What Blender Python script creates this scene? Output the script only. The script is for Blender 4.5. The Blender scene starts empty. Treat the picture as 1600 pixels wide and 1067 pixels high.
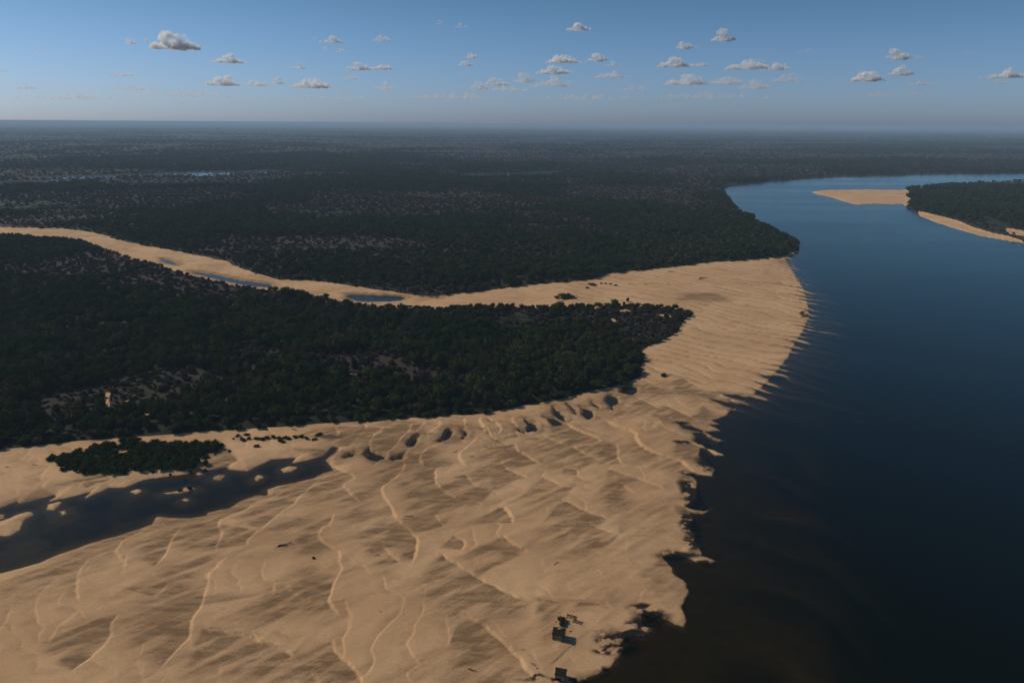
import bpy, bmesh, math, random
import numpy as np
from mathutils import Vector, Matrix

R = math.radians
rng = np.random.default_rng(11)
random.seed(5)
scene = bpy.context.scene
COL = scene.collection

# ------------------------------------------------------------------ camera, sky, sun, exposure
H, FPX = 120.0, 1100.0                      # flying height, focal length in px of a 1600 px wide frame
PITCH, ROLL = R(17.2), R(0.36)
FW = np.array([0, math.cos(PITCH), -math.sin(PITCH)])
U0 = np.array([0, math.sin(PITCH), math.cos(PITCH)]); R0 = np.array([1.0, 0, 0])
RT = math.cos(ROLL) * R0 + math.sin(ROLL) * U0
UP = math.cos(ROLL) * U0 - math.sin(ROLL) * R0
cd = bpy.data.cameras.new('camera'); cam = bpy.data.objects.new('camera', cd); COL.objects.link(cam)
cd.sensor_width = 36; cd.lens = FPX / 1600 * 36; cd.clip_start = 1; cd.clip_end = 250000
cam.matrix_world = Matrix([[RT[0], UP[0], -FW[0], 0], [RT[1], UP[1], -FW[1], 0], [RT[2], UP[2], -FW[2], H], [0, 0, 0, 1]])
scene.camera = cam

SUN_EL, SUN_AZ = R(37), R(-72)              # azimuth clockwise from +Y (the view direction): sun on the left, a little ahead
world = bpy.data.worlds.new('World'); scene.world = world; world.use_nodes = True
wn, wl = world.node_tree.nodes, world.node_tree.links
wn.clear()
sky = wn.new('ShaderNodeTexSky'); sky.sky_type = 'NISHITA'; sky.sun_disc = False
sky.sun_elevation = SUN_EL; sky.sun_rotation = SUN_AZ; sky.altitude = 120
sky.air_density = 1.0; sky.dust_density = 0.8; sky.ozone_density = 1.6
tint = wn.new('ShaderNodeMix'); tint.data_type = 'RGBA'; tint.blend_type = 'MULTIPLY'
tint.inputs['Factor'].default_value = 1.0
wtc = wn.new('ShaderNodeTexCoord'); wsp = wn.new('ShaderNodeSeparateXYZ'); wl.new(wtc.outputs['Generated'], wsp.inputs[0])
wmr = wn.new('ShaderNodeMapRange'); wmr.inputs[1].default_value = 0.0; wmr.inputs[2].default_value = 0.17; wl.new(wsp.outputs[2], wmr.inputs[0])
wmx = wn.new('ShaderNodeMix'); wmx.data_type = 'RGBA'; wl.new(wmr.outputs[0], wmx.inputs['Factor'])
wmx.inputs['A'].default_value = (1.06, 1.42, 2.45, 1); wmx.inputs['B'].default_value = (0.69, 1.06, 1.36, 1)   # hazier, bluer air than the plain model
wl.new(wmx.outputs['Result'], tint.inputs['B'])
bg = wn.new('ShaderNodeBackground'); bg.inputs['Strength'].default_value = 0.05
wo = wn.new('ShaderNodeOutputWorld')
wl.new(sky.outputs[0], tint.inputs['A']); wl.new(tint.outputs['Result'], bg.inputs[0]); wl.new(bg.outputs[0], wo.inputs[0])
sd = bpy.data.lights.new('sun', 'SUN'); sd.energy = 3.5; sd.angle = R(0.53); sd.color = (1.0, 0.88, 0.71)
sun = bpy.data.objects.new('sun', sd); COL.objects.link(sun)
SUNV = Vector((math.sin(SUN_AZ) * math.cos(SUN_EL), math.cos(SUN_AZ) * math.cos(SUN_EL), math.sin(SUN_EL)))
sun.rotation_euler = SUNV.to_track_quat('Z', 'Y').to_euler(); sun.location = (-300, 60, 400)
vs = scene.view_settings; vs.view_transform = 'Standard'; vs.look = 'None'; vs.exposure = -0.15; vs.gamma = 1; vs.use_curve_mapping = False
cy = scene.cycles
cy.max_bounces = 8; cy.diffuse_bounces = 2; cy.glossy_bounces = 2; cy.transmission_bounces = 4
cy.volume_bounces = 7; cy.transparent_max_bounces = 12; cy.use_denoising = True
cy.volume_max_steps = 128

# ------------------------------------------------------------------ helpers
def px(u, v, z=0.0):
    """ground point seen at (u, v) of the 1600 x 1067 photograph"""
    d = FW + RT * (u - 800) / FPX + UP * (533.5 - v) / FPX
    t = (z - H) / d[2]
    return (d[0] * t, d[1] * t)
def P(pts): return np.array([px(*p) for p in pts])
def tag(o, label=None, cat=None, group=None, kind=None):
    if label: o['label'] = label
    if cat: o['category'] = cat
    if group: o['group'] = group
    if kind: o['kind'] = kind
    return o
def link(o, parent=None):
    COL.objects.link(o)
    if parent is not None: o.parent = parent
    return o
def empty(name, loc, rz=0.0, s=1.0):
    o = bpy.data.objects.new(name, None); o.location = loc; o.rotation_euler = (0, 0, rz); o.scale = (s, s, s)
    o.empty_display_size = .3
    return link(o)
def mesh_obj(name, me, parent=None):
    return link(bpy.data.objects.new(name, me), parent)
def from_py(name, vs_, fs, mat=None, smooth=False):
    me = bpy.data.meshes.new(name); me.from_pydata([tuple(v) for v in vs_], [], fs); me.update()
    if mat: me.materials.append(mat)
    if smooth: me.polygons.foreach_set('use_smooth', [True] * len(me.polygons))
    return me

def hash2(ix, iy, seed):
    with np.errstate(over='ignore'):
        h = ix.astype(np.int32).view(np.uint32) * np.uint32(374761393) + iy.astype(np.int32).view(np.uint32) * np.uint32(668265263) + np.uint32((seed * 974634777) & 0xffffffff)
        h = (h ^ (h >> np.uint32(13))) * np.uint32(1274126177)
    return ((h ^ (h >> np.uint32(16))) & np.uint32(0xffff)).astype(np.float32) / np.float32(65535.0)
def vnoise(x, y, seed=0):
    x = np.asarray(x, np.float32); y = np.asarray(y, np.float32)
    ix, iy = np.floor(x), np.floor(y); fx, fy = x - ix, y - iy
    fx = fx * fx * (3 - 2 * fx); fy = fy * fy * (3 - 2 * fy)
    a = hash2(ix, iy, seed); b = hash2(ix + 1, iy, seed); c = hash2(ix, iy + 1, seed); d = hash2(ix + 1, iy + 1, seed)
    return (a + (b - a) * fx) * (1 - fy) + (c + (d - c) * fx) * fy
def fbm(x, y, sc, seed=0, octv=4):
    """0..1, feature size sc"""
    s = 0; w = 0; a = 1.0; cx, sx = .8, .6
    x = x / sc; y = y / sc
    for i in range(octv):
        s = s + a * vnoise(x, y, seed + i * 7); w += a; a *= .5
        x, y = (x * cx - y * sx) * 2.03 + 3.1, (x * sx + y * cx) * 2.03 + 1.7
    return s / w
def sst(a, b, x):
    t = np.clip((x - a) / (b - a), 0, 1); return t * t * (3 - 2 * t)
def chaikin(p, n=2, closed=False):
    p = np.asarray(p, float)
    for _ in range(n):
        q = np.roll(p, -1, 0) if closed else p[1:]
        a = p if closed else p[:-1]
        m = np.empty((2 * len(a), 2)); m[0::2] = a * .75 + q * .25; m[1::2] = a * .25 + q * .75
        p = m if closed else np.vstack([p[:1], m, p[-1:]])
    return p
def seg_dist(x, y, a, b):
    vx, vy = b[0] - a[0], b[1] - a[1]; L = vx * vx + vy * vy + 1e-9
    t = np.clip(((x - a[0]) * vx + (y - a[1]) * vy) / L, 0, 1)
    dx, dy = x - a[0] - t * vx, y - a[1] - t * vy
    return dx * dx + dy * dy, t, dx, dy
def sdf(x, y, poly):
    """signed distance to a closed polygon, positive inside"""
    x = np.asarray(x, np.float32); y = np.asarray(y, np.float32); poly = np.asarray(poly, np.float32)
    best = np.full(x.shape, 1e18, np.float32); ins = np.zeros(x.shape, bool)
    n = len(poly)
    for i in range(n):
        a, b = poly[i], poly[(i + 1) % n]
        d, _, _, _ = seg_dist(x, y, a, b); np.minimum(best, d, out=best)
        if a[1] != b[1]:
            c = ((a[1] > y) != (b[1] > y)) & (x < (b[0] - a[0]) * (y - a[1]) / (b[1] - a[1]) + a[0])
            ins ^= c
    d = np.sqrt(best)
    return np.where(ins, d, -d)
def pdist(x, y, line):
    x = np.asarray(x, np.float32); y = np.asarray(y, np.float32); line = np.asarray(line, np.float32)
    best = np.full(np.shape(x), 1e18, np.float32)
    for i in range(len(line) - 1): np.minimum(best, seg_dist(x, y, line[i], line[i + 1])[0], out=best)
    return np.sqrt(best)

# ------------------------------------------------------------------ outlines of the place (ground plan)
W = np.array
f1_top = [(-420, 366), (0, 372), (62, 375), (109, 377), (140, 384), (160, 392), (190, 403), (225, 412), (247, 417), (272, 425), (300, 434), (330, 441), (360, 448),
          (395, 455), (420, 456), (444, 459), (470, 464), (512, 469), (555, 480), (606, 484), (653, 485), (694, 487), (740, 484), (794, 483), (841, 485), (872, 485),
          (903, 484), (956, 482), (990, 482), (1034, 484), (1060, 488), (1083, 495), (1066, 503), (1059, 521), (1034, 535), (1012, 545), (1000, 551), (1008, 564), (1000, 577),
          (1003, 590), (981, 602), (950, 609), (925, 614), (894, 624), (847, 632), (800, 640), (750, 651), (700, 653), (637, 658), (587, 663), (525, 663), (500, 667),
          (450, 670), (390, 672), (344, 678), (281, 682), (219, 688), (156, 691), (94, 697), (31, 703), (0, 707), (-300, 735)]
F1 = chaikin(P(f1_top), 1, True)
f2_edge = [(-420, 350), (0, 357), (47, 358), (94, 359), (131, 363), (156, 367), (175, 374), (219, 385), (266, 393), (312, 402), (353, 410), (375, 421), (406, 431), (437, 440),
           (470, 440), (512, 444), (560, 451), (600, 457), (644, 463), (684, 465), (715, 462), (762, 457), (825, 448), (887, 443), (925, 441), (950, 431), (1000, 425), (1075, 417),
           (1112, 412), (1150, 410), (1200, 405), (1225, 401), (1248, 391)]
SAND_ALL = np.vstack([P(f2_edge), P([(1280, 400), (1500, 600), (1500, 1060)]), W([[200, -300], [-3000, -300], [-3000, 500]])])
shore = [(1248, 391), (1228, 406), (1236, 420), (1246, 436), (1257, 455), (1262, 475), (1264, 495), (1256, 515), (1243, 535), (1233, 555), (1218, 575), (1198, 598), (1175, 618),
         (1150, 636)]
shore_near = [(1128, 652), (1112, 657), (1122, 662), (1108, 664), (1127, 673), (1100, 674), (1118, 684), (1130, 689), (1112, 691), (1090, 688),
              (1104, 701), (1117, 712), (1132, 711), (1118, 704), (1096, 700), (1092, 708), (1098, 720), (1115, 731), (1112, 743), (1092, 742), (1078, 741), (1090, 750), (1086, 764),
              (1087, 783), (1068, 789), (1077, 795), (1101, 799), (1112, 794), (1098, 803), (1076, 801), (1083, 808), (1077, 821), (1085, 838), (1093, 854), (1096, 868),
              (1117, 876), (1102, 882), (1077, 875), (1048, 862), (1034, 872), (1051, 887), (1057, 900), (1072, 912), (1075, 927), (1062, 947), (1072, 965), (1068, 978),
              (1055, 976), (1036, 967), (1020, 957), (1003, 950), (1006, 965), (1002, 978), (1024, 976), (1023, 983), (1004, 995), (980, 993), (958, 1012), (975, 1012), (962, 1037),
              (936, 1052), (910, 1062), (885, 1072), (870, 1090)]
river_far = [(1600, 271), (1500, 272), (1400, 273.5), (1300, 277), (1200, 283), (1150, 289), (1130, 296), (1134, 306), (1142, 318), (1160, 335), (1185, 350),
             (1210, 362), (1238, 377), (1250, 386)]
RIV = np.vstack([P(river_far), P(shore), P(shore_near), W([[10, 60], [0, -300], [6000, -300], [6000, 3200], [3800, 3000]])])
f3 = [(1268, 300), (1287, 297), (1350, 296), (1407, 297), (1430, 294), (1500, 288), (1600, 284), (1760, 282), (2100, 290), (2100, 460), (1760, 412), (1640, 390), (1597, 380), (1575, 377),
      (1532, 369), (1500, 360), (1465, 349), (1437, 338), (1425, 328), (1412, 320), (1362, 319), (1340, 321), (1317, 315), (1300, 309), (1275, 304)]
F3 = P(f3)
F3SA = P([(1260, 300), (1287, 293), (1407, 293), (1416, 298), (1424, 303), (1414, 307), (1428, 316), (1412, 323), (1340, 326), (1300, 315)])
F3SB = P([(1434, 331), (1475, 341), (1500, 348), (1517, 356), (1550, 366), (1575, 371), (1597, 378), (1605, 388), (1500, 366), (1437, 343)])
F3SC = P([(1566, 357), (1600, 363), (1640, 372), (1620, 376), (1575, 368)])
F3IN = P([(1533, 340), (1550, 346), (1574, 358), (1570, 361), (1545, 351)])
POOL = P([(-200, 800), (0, 792), (30, 780), (32, 786), (57, 779), (87, 771), (89, 776), (80, 782), (112, 775), (147, 766), (137, 776), (170, 760), (195, 760), (217, 751), (235, 746),
          (275, 742), (315, 735), (345, 729), (357, 727), (360, 732), (387, 735), (400, 727), (425, 717), (450, 715), (468, 713), (460, 722), (482, 717), (503, 711), (512, 702), (520, 696),
          (531, 699), (525, 709), (511, 719), (519, 727), (524, 735), (507, 740), (495, 747), (475, 752), (437, 760), (422, 765), (420, 775), (400, 776), (375, 785), (360, 794),
          (327, 802), (325, 806), (295, 811), (262, 811), (247, 809), (240, 820), (212, 830), (175, 841), (137, 851), (100, 865), (62, 880), (25, 891), (0, 897), (-200, 950)])
ISLES = [P(q) for q in ([(-40, 812), (0, 815), (25, 805), (47, 800), (51, 804), (36, 814), (28, 829), (16, 835), (0, 835), (-40, 840)], [(-10, 803), (6, 805), (7, 810), (-10, 812)],
         [(75, 788), (93, 785), (91, 790), (84, 796), (77, 795)], [(94, 799), (103, 797), (104, 803), (97, 805)], [(206, 768), (213, 766), (220, 768), (213, 771)],
         [(332, 746), (341, 742), (349, 743), (343, 749), (335, 749)], [(285, 781), (291, 779), (296, 782), (290, 784)], [(256, 770), (280, 767), (290, 762), (303, 763), (305, 766), (285, 769), (262, 772)],
         [(442, 733), (452, 729), (462, 731), (456, 736), (446, 737)], [(308, 740), (311, 738), (315, 740), (311, 742)], [(398, 745), (404, 742), (408, 746), (402, 750)])]
POOLS_AND_SHADE = [P(q) for q in (
    [(820, 657), (832, 662), (841, 670), (836, 676), (822, 676), (828, 669)], [(850, 653), (868, 654), (879, 664), (866, 667), (858, 659)], [(865, 638), (874, 645), (886, 660), (872, 655), (864, 648)],
    [(887, 632), (901, 640), (900, 647), (892, 641)], [(908, 637), (923, 643), (924, 655), (917, 658), (912, 648)], [(947, 623), (956, 618), (969, 629), (962, 634), (958, 641), (953, 640), (947, 631)],
    [(972, 604), (996, 606), (1000, 612), (985, 617), (970, 614)], [(925, 629), (938, 636), (937, 639), (926, 633)], [(812, 674), (820, 675), (818, 678), (812, 677)],  # first outline: dark pool standing in for the woodland's shadow
    [(700, 676), (704, 675), (703, 684), (692, 691), (687, 692), (695, 684)], [(724, 672), (731, 678), (728, 688), (718, 691), (724, 684)], [(578, 703), (588, 710), (603, 715), (598, 721), (582, 720), (573, 714)],
    [(622, 716), (634, 711), (630, 719), (615, 722)], [(547, 708), (555, 711), (548, 716), (540, 718)], [(655, 684), (648, 695), (640, 700), (648, 688)],
    [(1064, 663), (1080, 665), (1097, 673), (1086, 673), (1068, 668)], [(1085, 676), (1097, 677), (1110, 684), (1121, 690), (1108, 691), (1100, 690), (1092, 688)],
    [(1132, 616), (1150, 618), (1172, 624), (1160, 625), (1140, 620)], [(1112, 624), (1130, 628), (1158, 632), (1180, 640), (1150, 640), (1131, 634)],
    [(541, 460), (575, 461), (625, 463), (636, 466), (625, 471), (590, 473), (560, 472), (545, 466)], [(650, 462), (694, 462), (684, 467), (660, 465)],
    [(250, 404), (272, 410), (280, 416), (262, 413)], [(297, 424), (331, 429), (375, 438), (425, 445), (422, 451), (390, 448), (340, 437), (310, 430)])]
FAR_WATER = [(P(a), w * .9) for a, w in (
    ([(-60, 290), (0, 288), (19, 287)], 45), ([(44, 286), (75, 285)], 45), ([(56, 279), (89, 279)], 35), ([(112, 278), (144, 277.5), (187, 276), (256, 275)], 48),
    ([(272, 273.5), (303, 272), (337, 273)], 75), ([(344, 272), (412, 270)], 50), ([(744, 275), (790, 274), (856, 271)], 42), ([(14, 251), (48, 251)], 26),
    ([(148, 307), (158, 306)], 14), ([(230, 344), (240, 344)], 9))]

# crest lines of the sand bars, (offset u, offset v, zoom, points)
def Z(ou, ov, k, pts): return P([(ou + a / k, ov + b / k) for a, b in pts])
A_ = (400, 640, 4.0); B_ = (400, 840, 4.0); C_ = (760, 640, 3.636); D_ = (760, 840, 4.0); E_ = (0, 860, 3.556); F_ = (0, 660, 4.0); G_ = (800, 440, 3.2)
CR = []
def cr(o, pts, a=.45):
    top = np.mean([o[1] + p[1] / o[2] for p in pts]) < 735 and o[1] == 640 and 400 <= o[0] + pts[0][0] / o[2] < 960
    CR.append((Z(*o, pts), a * (1.75 if top else 1.0)))
cr(A_, [(395, 430), (392, 450), (370, 480), (320, 530), (260, 580), (245, 610), (160, 660), (100, 710), (60, 750), (0, 790)])
cr(A_, [(90, 500), (80, 540), (40, 575), (0, 600), (-60, 640)])
cr(A_, [(455, 325), (500, 372), (580, 410), (625, 432), (610, 455), (545, 480), (580, 530), (640, 580), (645, 610)], .5)
cr(A_, [(485, 650), (482, 720), (400, 770), (390, 810), (450, 860), (520, 890), (535, 930), (525, 975), (545, 1000), (500, 1080), (475, 1160), (458, 1200), (470, 1250), (540, 1325)], .5)
cr(B_, [(480, 640), (510, 740), (570, 790), (630, 850), (660, 908), (700, 990)])
cr(A_, [(915, 325), (940, 372), (880, 440), (800, 490), (780, 515), (810, 570), (850, 620), (870, 680), (940, 750), (990, 800), (1015, 830), (1005, 880), (990, 950), (950, 1010)], .5)
cr(A_, [(1210, 350), (1130, 380), (1118, 420), (1130, 470), (1170, 520), (1230, 550), (1262, 577), (1320, 570), (1390, 590), (1430, 625)], .45)
cr(A_, [(1395, 190), (1320, 250), (1268, 295), (1275, 335), (1320, 370)], .45)
cr(A_, [(1305, 410), (1320, 440), (1360, 480), (1420, 500), (1500, 510)], .35)
cr(A_, [(1540, 620), (1580, 650), (1620, 700)]); cr(A_, [(1125, 660), (1130, 700), (1180, 745)], .2)
cr(A_, [(1230, 800), (1280, 820), (1307, 850), (1300, 895)], .35); cr(A_, [(1540, 800), (1600, 850), (1700, 900)], .3); cr(A_, [(1030, 300), (1028, 340), (1045, 372)], .3)
cr(A_, [(530, 250), (515, 275), (490, 300), (455, 325)], .5); cr(A_, [(540, 255), (600, 272), (620, 288), (590, 310)], .4)
cr(A_, [(995, 165), (1020, 200), (1022, 228), (960, 275), (900, 300), (850, 330)], .5); cr(A_, [(1215, 150), (1212, 180), (1150, 230), (1080, 260), (1030, 300)], .55)
cr(A_, [(1310, 60), (1300, 100), (1328, 150), (1325, 185), (1285, 220)], .55); cr(A_, [(1405, 60), (1390, 85), (1430, 130), (1432, 160)], .5)
cr(A_, [(1460, 70), (1520, 110), (1532, 150), (1515, 172)], .5); cr(A_, [(975, 95), (958, 150), (900, 200), (880, 240), (820, 290), (790, 325), (745, 360), (720, 380)], .6)
cr(A_, [(700, 110), (690, 130), (630, 200), (580, 250)], .3); cr(A_, [(498, 120), (512, 150), (515, 180)], .3); cr(A_, [(800, 125), (720, 205), (710, 250)], .3)
cr(A_, [(1600, 60), (1602, 90), (1630, 120)], .4); cr(A_, [(1095, 80), (1170, 95), (1100, 150), (1060, 180)], .35); cr(A_, [(1060, 90), (1000, 160)], .3)
cr(C_, [(160, 205), (175, 245), (230, 270), (310, 320)], .4); cr(C_, [(320, 155), (400, 195), (475, 215)], .3); cr(C_, [(430, 60), (480, 110), (540, 140), (600, 160), (670, 195)], .4)
cr(C_, [(670, 60), (690, 80), (760, 110), (850, 135), (860, 190), (900, 230), (960, 260), (1040, 280), (1110, 300), (1160, 345), (1210, 372), (1300, 378)], .5)
cr(C_, [(740, 200), (750, 250), (745, 285), (775, 325)], .4); cr(C_, [(490, 220), (580, 270), (650, 290)], .4); cr(C_, [(430, 340), (510, 350), (520, 385)], .35)
cr(C_, [(90, 305), (110, 345), (170, 370), (240, 400)], .4); cr(C_, [(310, 390), (370, 410), (420, 440), (505, 455)], .45)
cr(C_, [(680, 345), (760, 365), (850, 395), (940, 430), (1020, 465)], .45)
cr(C_, [(755, 422), (820, 470), (880, 490), (960, 500), (1060, 520), (1110, 550), (1160, 575), (1260, 585)], .5)
cr(C_, [(400, 515), (480, 540), (560, 580), (630, 610), (710, 632)], .45); cr(C_, [(580, 640), (610, 675), (680, 695), (770, 718)], .4)
cr(C_, [(60, 565), (110, 575), (140, 610), (155, 658)], .4); cr(C_, [(70, 745), (150, 785), (210, 815)], .35); cr(C_, [(1030, 795), (1100, 835), (1180, 865), (1260, 885)], .5)
cr(C_, [(970, 50), (1000, 105), (1060, 130), (1130, 150)], .3); cr(C_, [(1080, 172), (1180, 200), (1260, 225), (1310, 265), (1370, 262)], .5); cr(C_, [(1110, 85), (1200, 110), (1260, 130), (1345, 178)], .45)
cr(B_, [(1150, 108), (1240, 170), (1330, 220), (1420, 275), (1520, 330), (1600, 370), (1690, 400), (1780, 415)], .5)
cr(B_, [(1200, 492), (1290, 490), (1360, 515), (1430, 550), (1480, 610), (1550, 665), (1600, 715), (1670, 790), (1710, 870), (1790, 915), (1880, 930)], .55)
cr(D_, [(290, 380), (420, 395), (530, 412), (600, 405), (740, 420), (810, 450)], .4)
cr(B_, [(780, 50), (850, 130), (900, 170)], .25); cr(B_, [(170, 300), (240, 355), (300, 395), (350, 425)], .35); cr(B_, [(0, 670), (90, 690), (180, 715), (250, 750)], .4)
cr(B_, [(330, 850), (380, 880), (400, 940)], .35); cr(B_, [(115, 300), (115, 375)], .25)
cr(F_, [(560, 860), (500, 950), (488, 1030), (492, 1090), (510, 1140)], .35)
cr(E_, [(455, 345), (400, 390), (320, 440), (300, 480), (270, 540)], .25)
cr(F_, [(940, 665), (800, 730), (740, 800), (733, 830), (770, 880), (805, 920)], .45)
cr(F_, [(1290, 600), (1160, 660), (1110, 700), (1070, 760), (1060, 800), (1040, 850), (960, 930)], .45)
cr(F_, [(1680, 470), (1600, 515), (1560, 560), (1450, 600), (1350, 640), (1400, 700), (1358, 780), (1362, 835)], .4); cr(F_, [(1620, 690), (1550, 750), (1550, 785)], .35)
cr(E_, [(1310, 35), (1250, 60), (1200, 105), (1165, 150), (1165, 200), (1140, 260), (1130, 320), (1060, 420), (1075, 480), (1030, 530), (960, 610), (870, 710)], .5)
cr(E_, [(940, 185), (930, 220), (860, 280)], .25); cr(E_, [(670, 360), (625, 420), (630, 490), (570, 560), (500, 620), (390, 705)], .4)
cr(E_, [(1110, 447), (1250, 460), (1360, 485), (1450, 520), (1560, 555), (1610, 575)], .4)
cr(F_, [(340, 365), (275, 400), (275, 430), (355, 448)], .35); cr(F_, [(115, 430), (120, 480), (131, 508)], .35); cr(F_, [(540, 370), (490, 415)], .25); cr(F_, [(700, 370), (600, 400), (540, 425)], .3)
cr(F_, [(1500, 255), (1430, 270), (1450, 295), (1560, 300)], .35)
cr(G_, [(490, 555), (540, 610), (600, 640), (700, 660), (800, 690), (900, 705)], .35); cr(G_, [(600, 560), (650, 600), (740, 640), (810, 668)], .3)
cr(G_, [(760, 620), (850, 660), (940, 705)], .3); cr(G_, [(660, 500), (740, 540), (830, 562)], .22); cr(G_, [(850, 480), (900, 520), (980, 550), (1060, 560), (1160, 585)], .3)
cr(G_, [(610, 765), (640, 830), (700, 870), (760, 900)], .35)
cr(G_, [(950, 620), (1050, 660), (1100, 690), (1240, 705)], .3)

UPST = W([0.90, 0.44])                       # the high side of every crest line
def crest_field(x, y):
    h = np.zeros_like(x); damp = np.zeros_like(x)
    for pts, a in CR:
        p = chaikin(pts, 2)
        nrm = W([-(p[-1] - p[0])[1], (p[-1] - p[0])[0]])
        sg = 1.0 if nrm @ UPST > 0 else -1.0
        lo, hi = p.min(0) - 34, p.max(0) + 34
        ix = np.nonzero((x > lo[0]) & (x < hi[0]) & (y > lo[1]) & (y < hi[1]))[0]
        if not len(ix): continue
        X, Y = x[ix], y[ix]
        wob = (fbm(X, Y, 2.6, 91, 3) - .5) * 1.3
        best = np.full(X.shape, 1e18); s = np.zeros_like(X); tt = np.zeros_like(X)
        L = np.r_[0, np.cumsum(np.hypot(*(p[1:] - p[:-1]).T))]
        for i in range(len(p) - 1):
            d, t, dx, dy = seg_dist(X, Y, p[i], p[i + 1])
            v = p[i + 1] - p[i]
            m = d < best
            best = np.where(m, d, best)
            s = np.where(m, np.sign(v[0] * dy - v[1] * dx), s)
            tt = np.where(m, (L[i] + t * (L[i + 1] - L[i])) / L[-1], tt)
        dd = np.sqrt(best); s = s * dd * sg + wob * np.exp(-dd / 4)
        tw = np.minimum(.5, .11 + dd * .022); tap = sst(0, 1, tt / tw) * sst(0, 1, (1 - tt) / tw)
        tap = tap * (.7 + .6 * fbm(X, Y, 9, 5, 2))
        step = sst(-.48, .48, s)
        up = step * np.exp(-np.maximum(s, 0) / 15.0) * .62
        dn = -(1 - step) * np.exp(np.minimum(s, 0) / 7.0) * .38
        h[ix] += a * .92 * tap * (up + dn)
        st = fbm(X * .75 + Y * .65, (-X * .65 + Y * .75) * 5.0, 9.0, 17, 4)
        dm = (1 - step) * np.exp(-(np.minimum(s, 0) / 19.0) ** 2) * sst(.0, -.8, s) * np.clip(.70 + 2.6 * (st - .40), .15, 1.5) * np.minimum(1, tap * 1.6) * sst(.22, .48, fbm(X, Y, 24, 57, 2)) * 1.05  # darker wedge below each crest: damp sand plus painted shade of the lobe
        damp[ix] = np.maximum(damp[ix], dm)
    return h, np.clip(damp, 0, 1)

def ell(x, y, u, v, hu, hv, soft=.35):
    """soft ground ellipse covering (u±hu, v±hv) of the photograph"""
    c = px(u, v); ex = abs(px(u + hu, v)[0] - c[0]); a, b = px(u, v - hv), px(u, v + hv); ey = abs(a[1] - b[1]) / 2
    q = np.sqrt(((x - c[0]) / ex) ** 2 + ((y - c[1]) / ey) ** 2)
    return sst(1 + soft, 1 - soft, q + (fbm(x, y, max(ey, ex) * .35 + 1, 33, 3) - .5) * .9)

# (u, v, hu, hv, openness, browness -1 green .. 1 brown)
CLEAR = [(215, 625, 85, 27, .97, .5), (120, 632, 70, 24, .9, .1), (262, 605, 60, 24, .92, -.5), (150, 560, 60, 10, .6, .3), (60, 640, 40, 16, .7, .2), (400, 560, 40, 10, .7, .6), (330, 520, 70, 8, .5, .5), (300, 605, 35, 12, .8, .6), (545, 570, 62, 15, 1, 1), (605, 578, 30, 12, .97, .9), (670, 594, 55, 12, .95, .6),
         (700, 610, 60, 8, .6, -.5), (810, 510, 66, 18, .92, -.8), (330, 457, 95, 19, .8, .8), (150, 417, 115, 22, .85, .9), (235, 442, 65, 20, .8, .9), (60, 445, 60, 14, .3, .7), (460, 520, 60, 10, .3, .3),
         (930, 508, 18, 5, .9, .2), (1010, 508, 40, 20, .85, .5), (1000, 490, 60, 6, .6, .3), (90, 665, 25, 9, .6, .3),
         (540, 385, 130, 13, .95, .9), (380, 388, 60, 12, .8, .7), (840, 358, 90, 6, .95, 1), (700, 400, 240, 22, .45, .6), (640, 318, 90, 10, .8, .7), (510, 336, 60, 4, 1, -1), (200, 312, 210, 17, .8, -.2),
         (60, 322, 60, 5, .95, -1), (330, 300, 60, 8, .6, .3), (680, 300, 140, 8, .5, .4), (980, 300, 110, 10, .5, .2), (1000, 265, 160, 9, .7, .7), (860, 285, 110, 4, .6, .5), (1090, 372, 80, 4, .6, .8),
         (1440, 262, 200, 5, .8, .9), (300, 255, 260, 7, .5, .4), (700, 250, 150, 6, .5, .5), (1130, 240, 160, 4, .7, .8), (860, 245, 60, 4, .5, .6), (520, 262, 90, 4, .3, 0),
         (1550, 314, 60, 4, .5, .5), (1480, 300, 40, 3, .4, .3), (450, 290, 30, 4, .3, 0), (1000, 385, 60, 6, .3, .5), (560, 350, 60, 4, 0, 0)]
DENSE = [(350, 362, 300, 11), (620, 352, 260, 10), (1080, 350, 130, 22), (1180, 372, 60, 12), (600, 285, 160, 12), (960, 330, 120, 10), (1180, 320, 60, 16), (30, 375, 120, 12), (250, 495, 250, 22),
         (850, 560, 160, 50), (640, 530, 200, 30), (380, 640, 160, 25), (700, 630, 200, 20), (470, 650, 200, 15), (40, 680, 60, 18), (480, 580, 45, 20), (60, 560, 120, 30), (560, 445, 100, 6), (1520, 300, 150, 16), (1500, 330, 100, 16), (1600, 350, 60, 16)]
def veg(x, y):
    """openness 0..1 and brownness -1..1 of the vegetated land"""
    op = np.zeros_like(x); br = np.zeros_like(x); d = np.hypot(x, y)
    for u, v, hu, hv, o, b in CLEAR:
        e = ell(x, y, u, v, hu, hv); op = np.maximum(op, e * o); br = br * (1 - e) + b * e
    sc = fbm(x, y * .6, 130, 71, 4)
    nat = sst(.42, .62, sc) * .85
    far = sst(450, 900, d)
    nat = np.maximum(nat, sst(.47, .56, fbm(x * .7, y, 420, 73, 4)) * .9 * sst(650, 1000, d))
    dn = np.zeros_like(x)
    for u, v, hu, hv in DENSE: dn = np.maximum(dn, ell(x, y, u, v, hu, hv))
    op = np.maximum(op, nat * (.60 + .40 * far) * (1 - dn))
    op = op * (1 - .25 * dn)
    br = np.where(np.abs(br) < .05, (fbm(x, y * .7, 220, 75, 3) - .42) * 3 * (.4 + .6 * far), br)
    return np.clip(op, 0, 1), np.clip(br, -1, 1)

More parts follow.
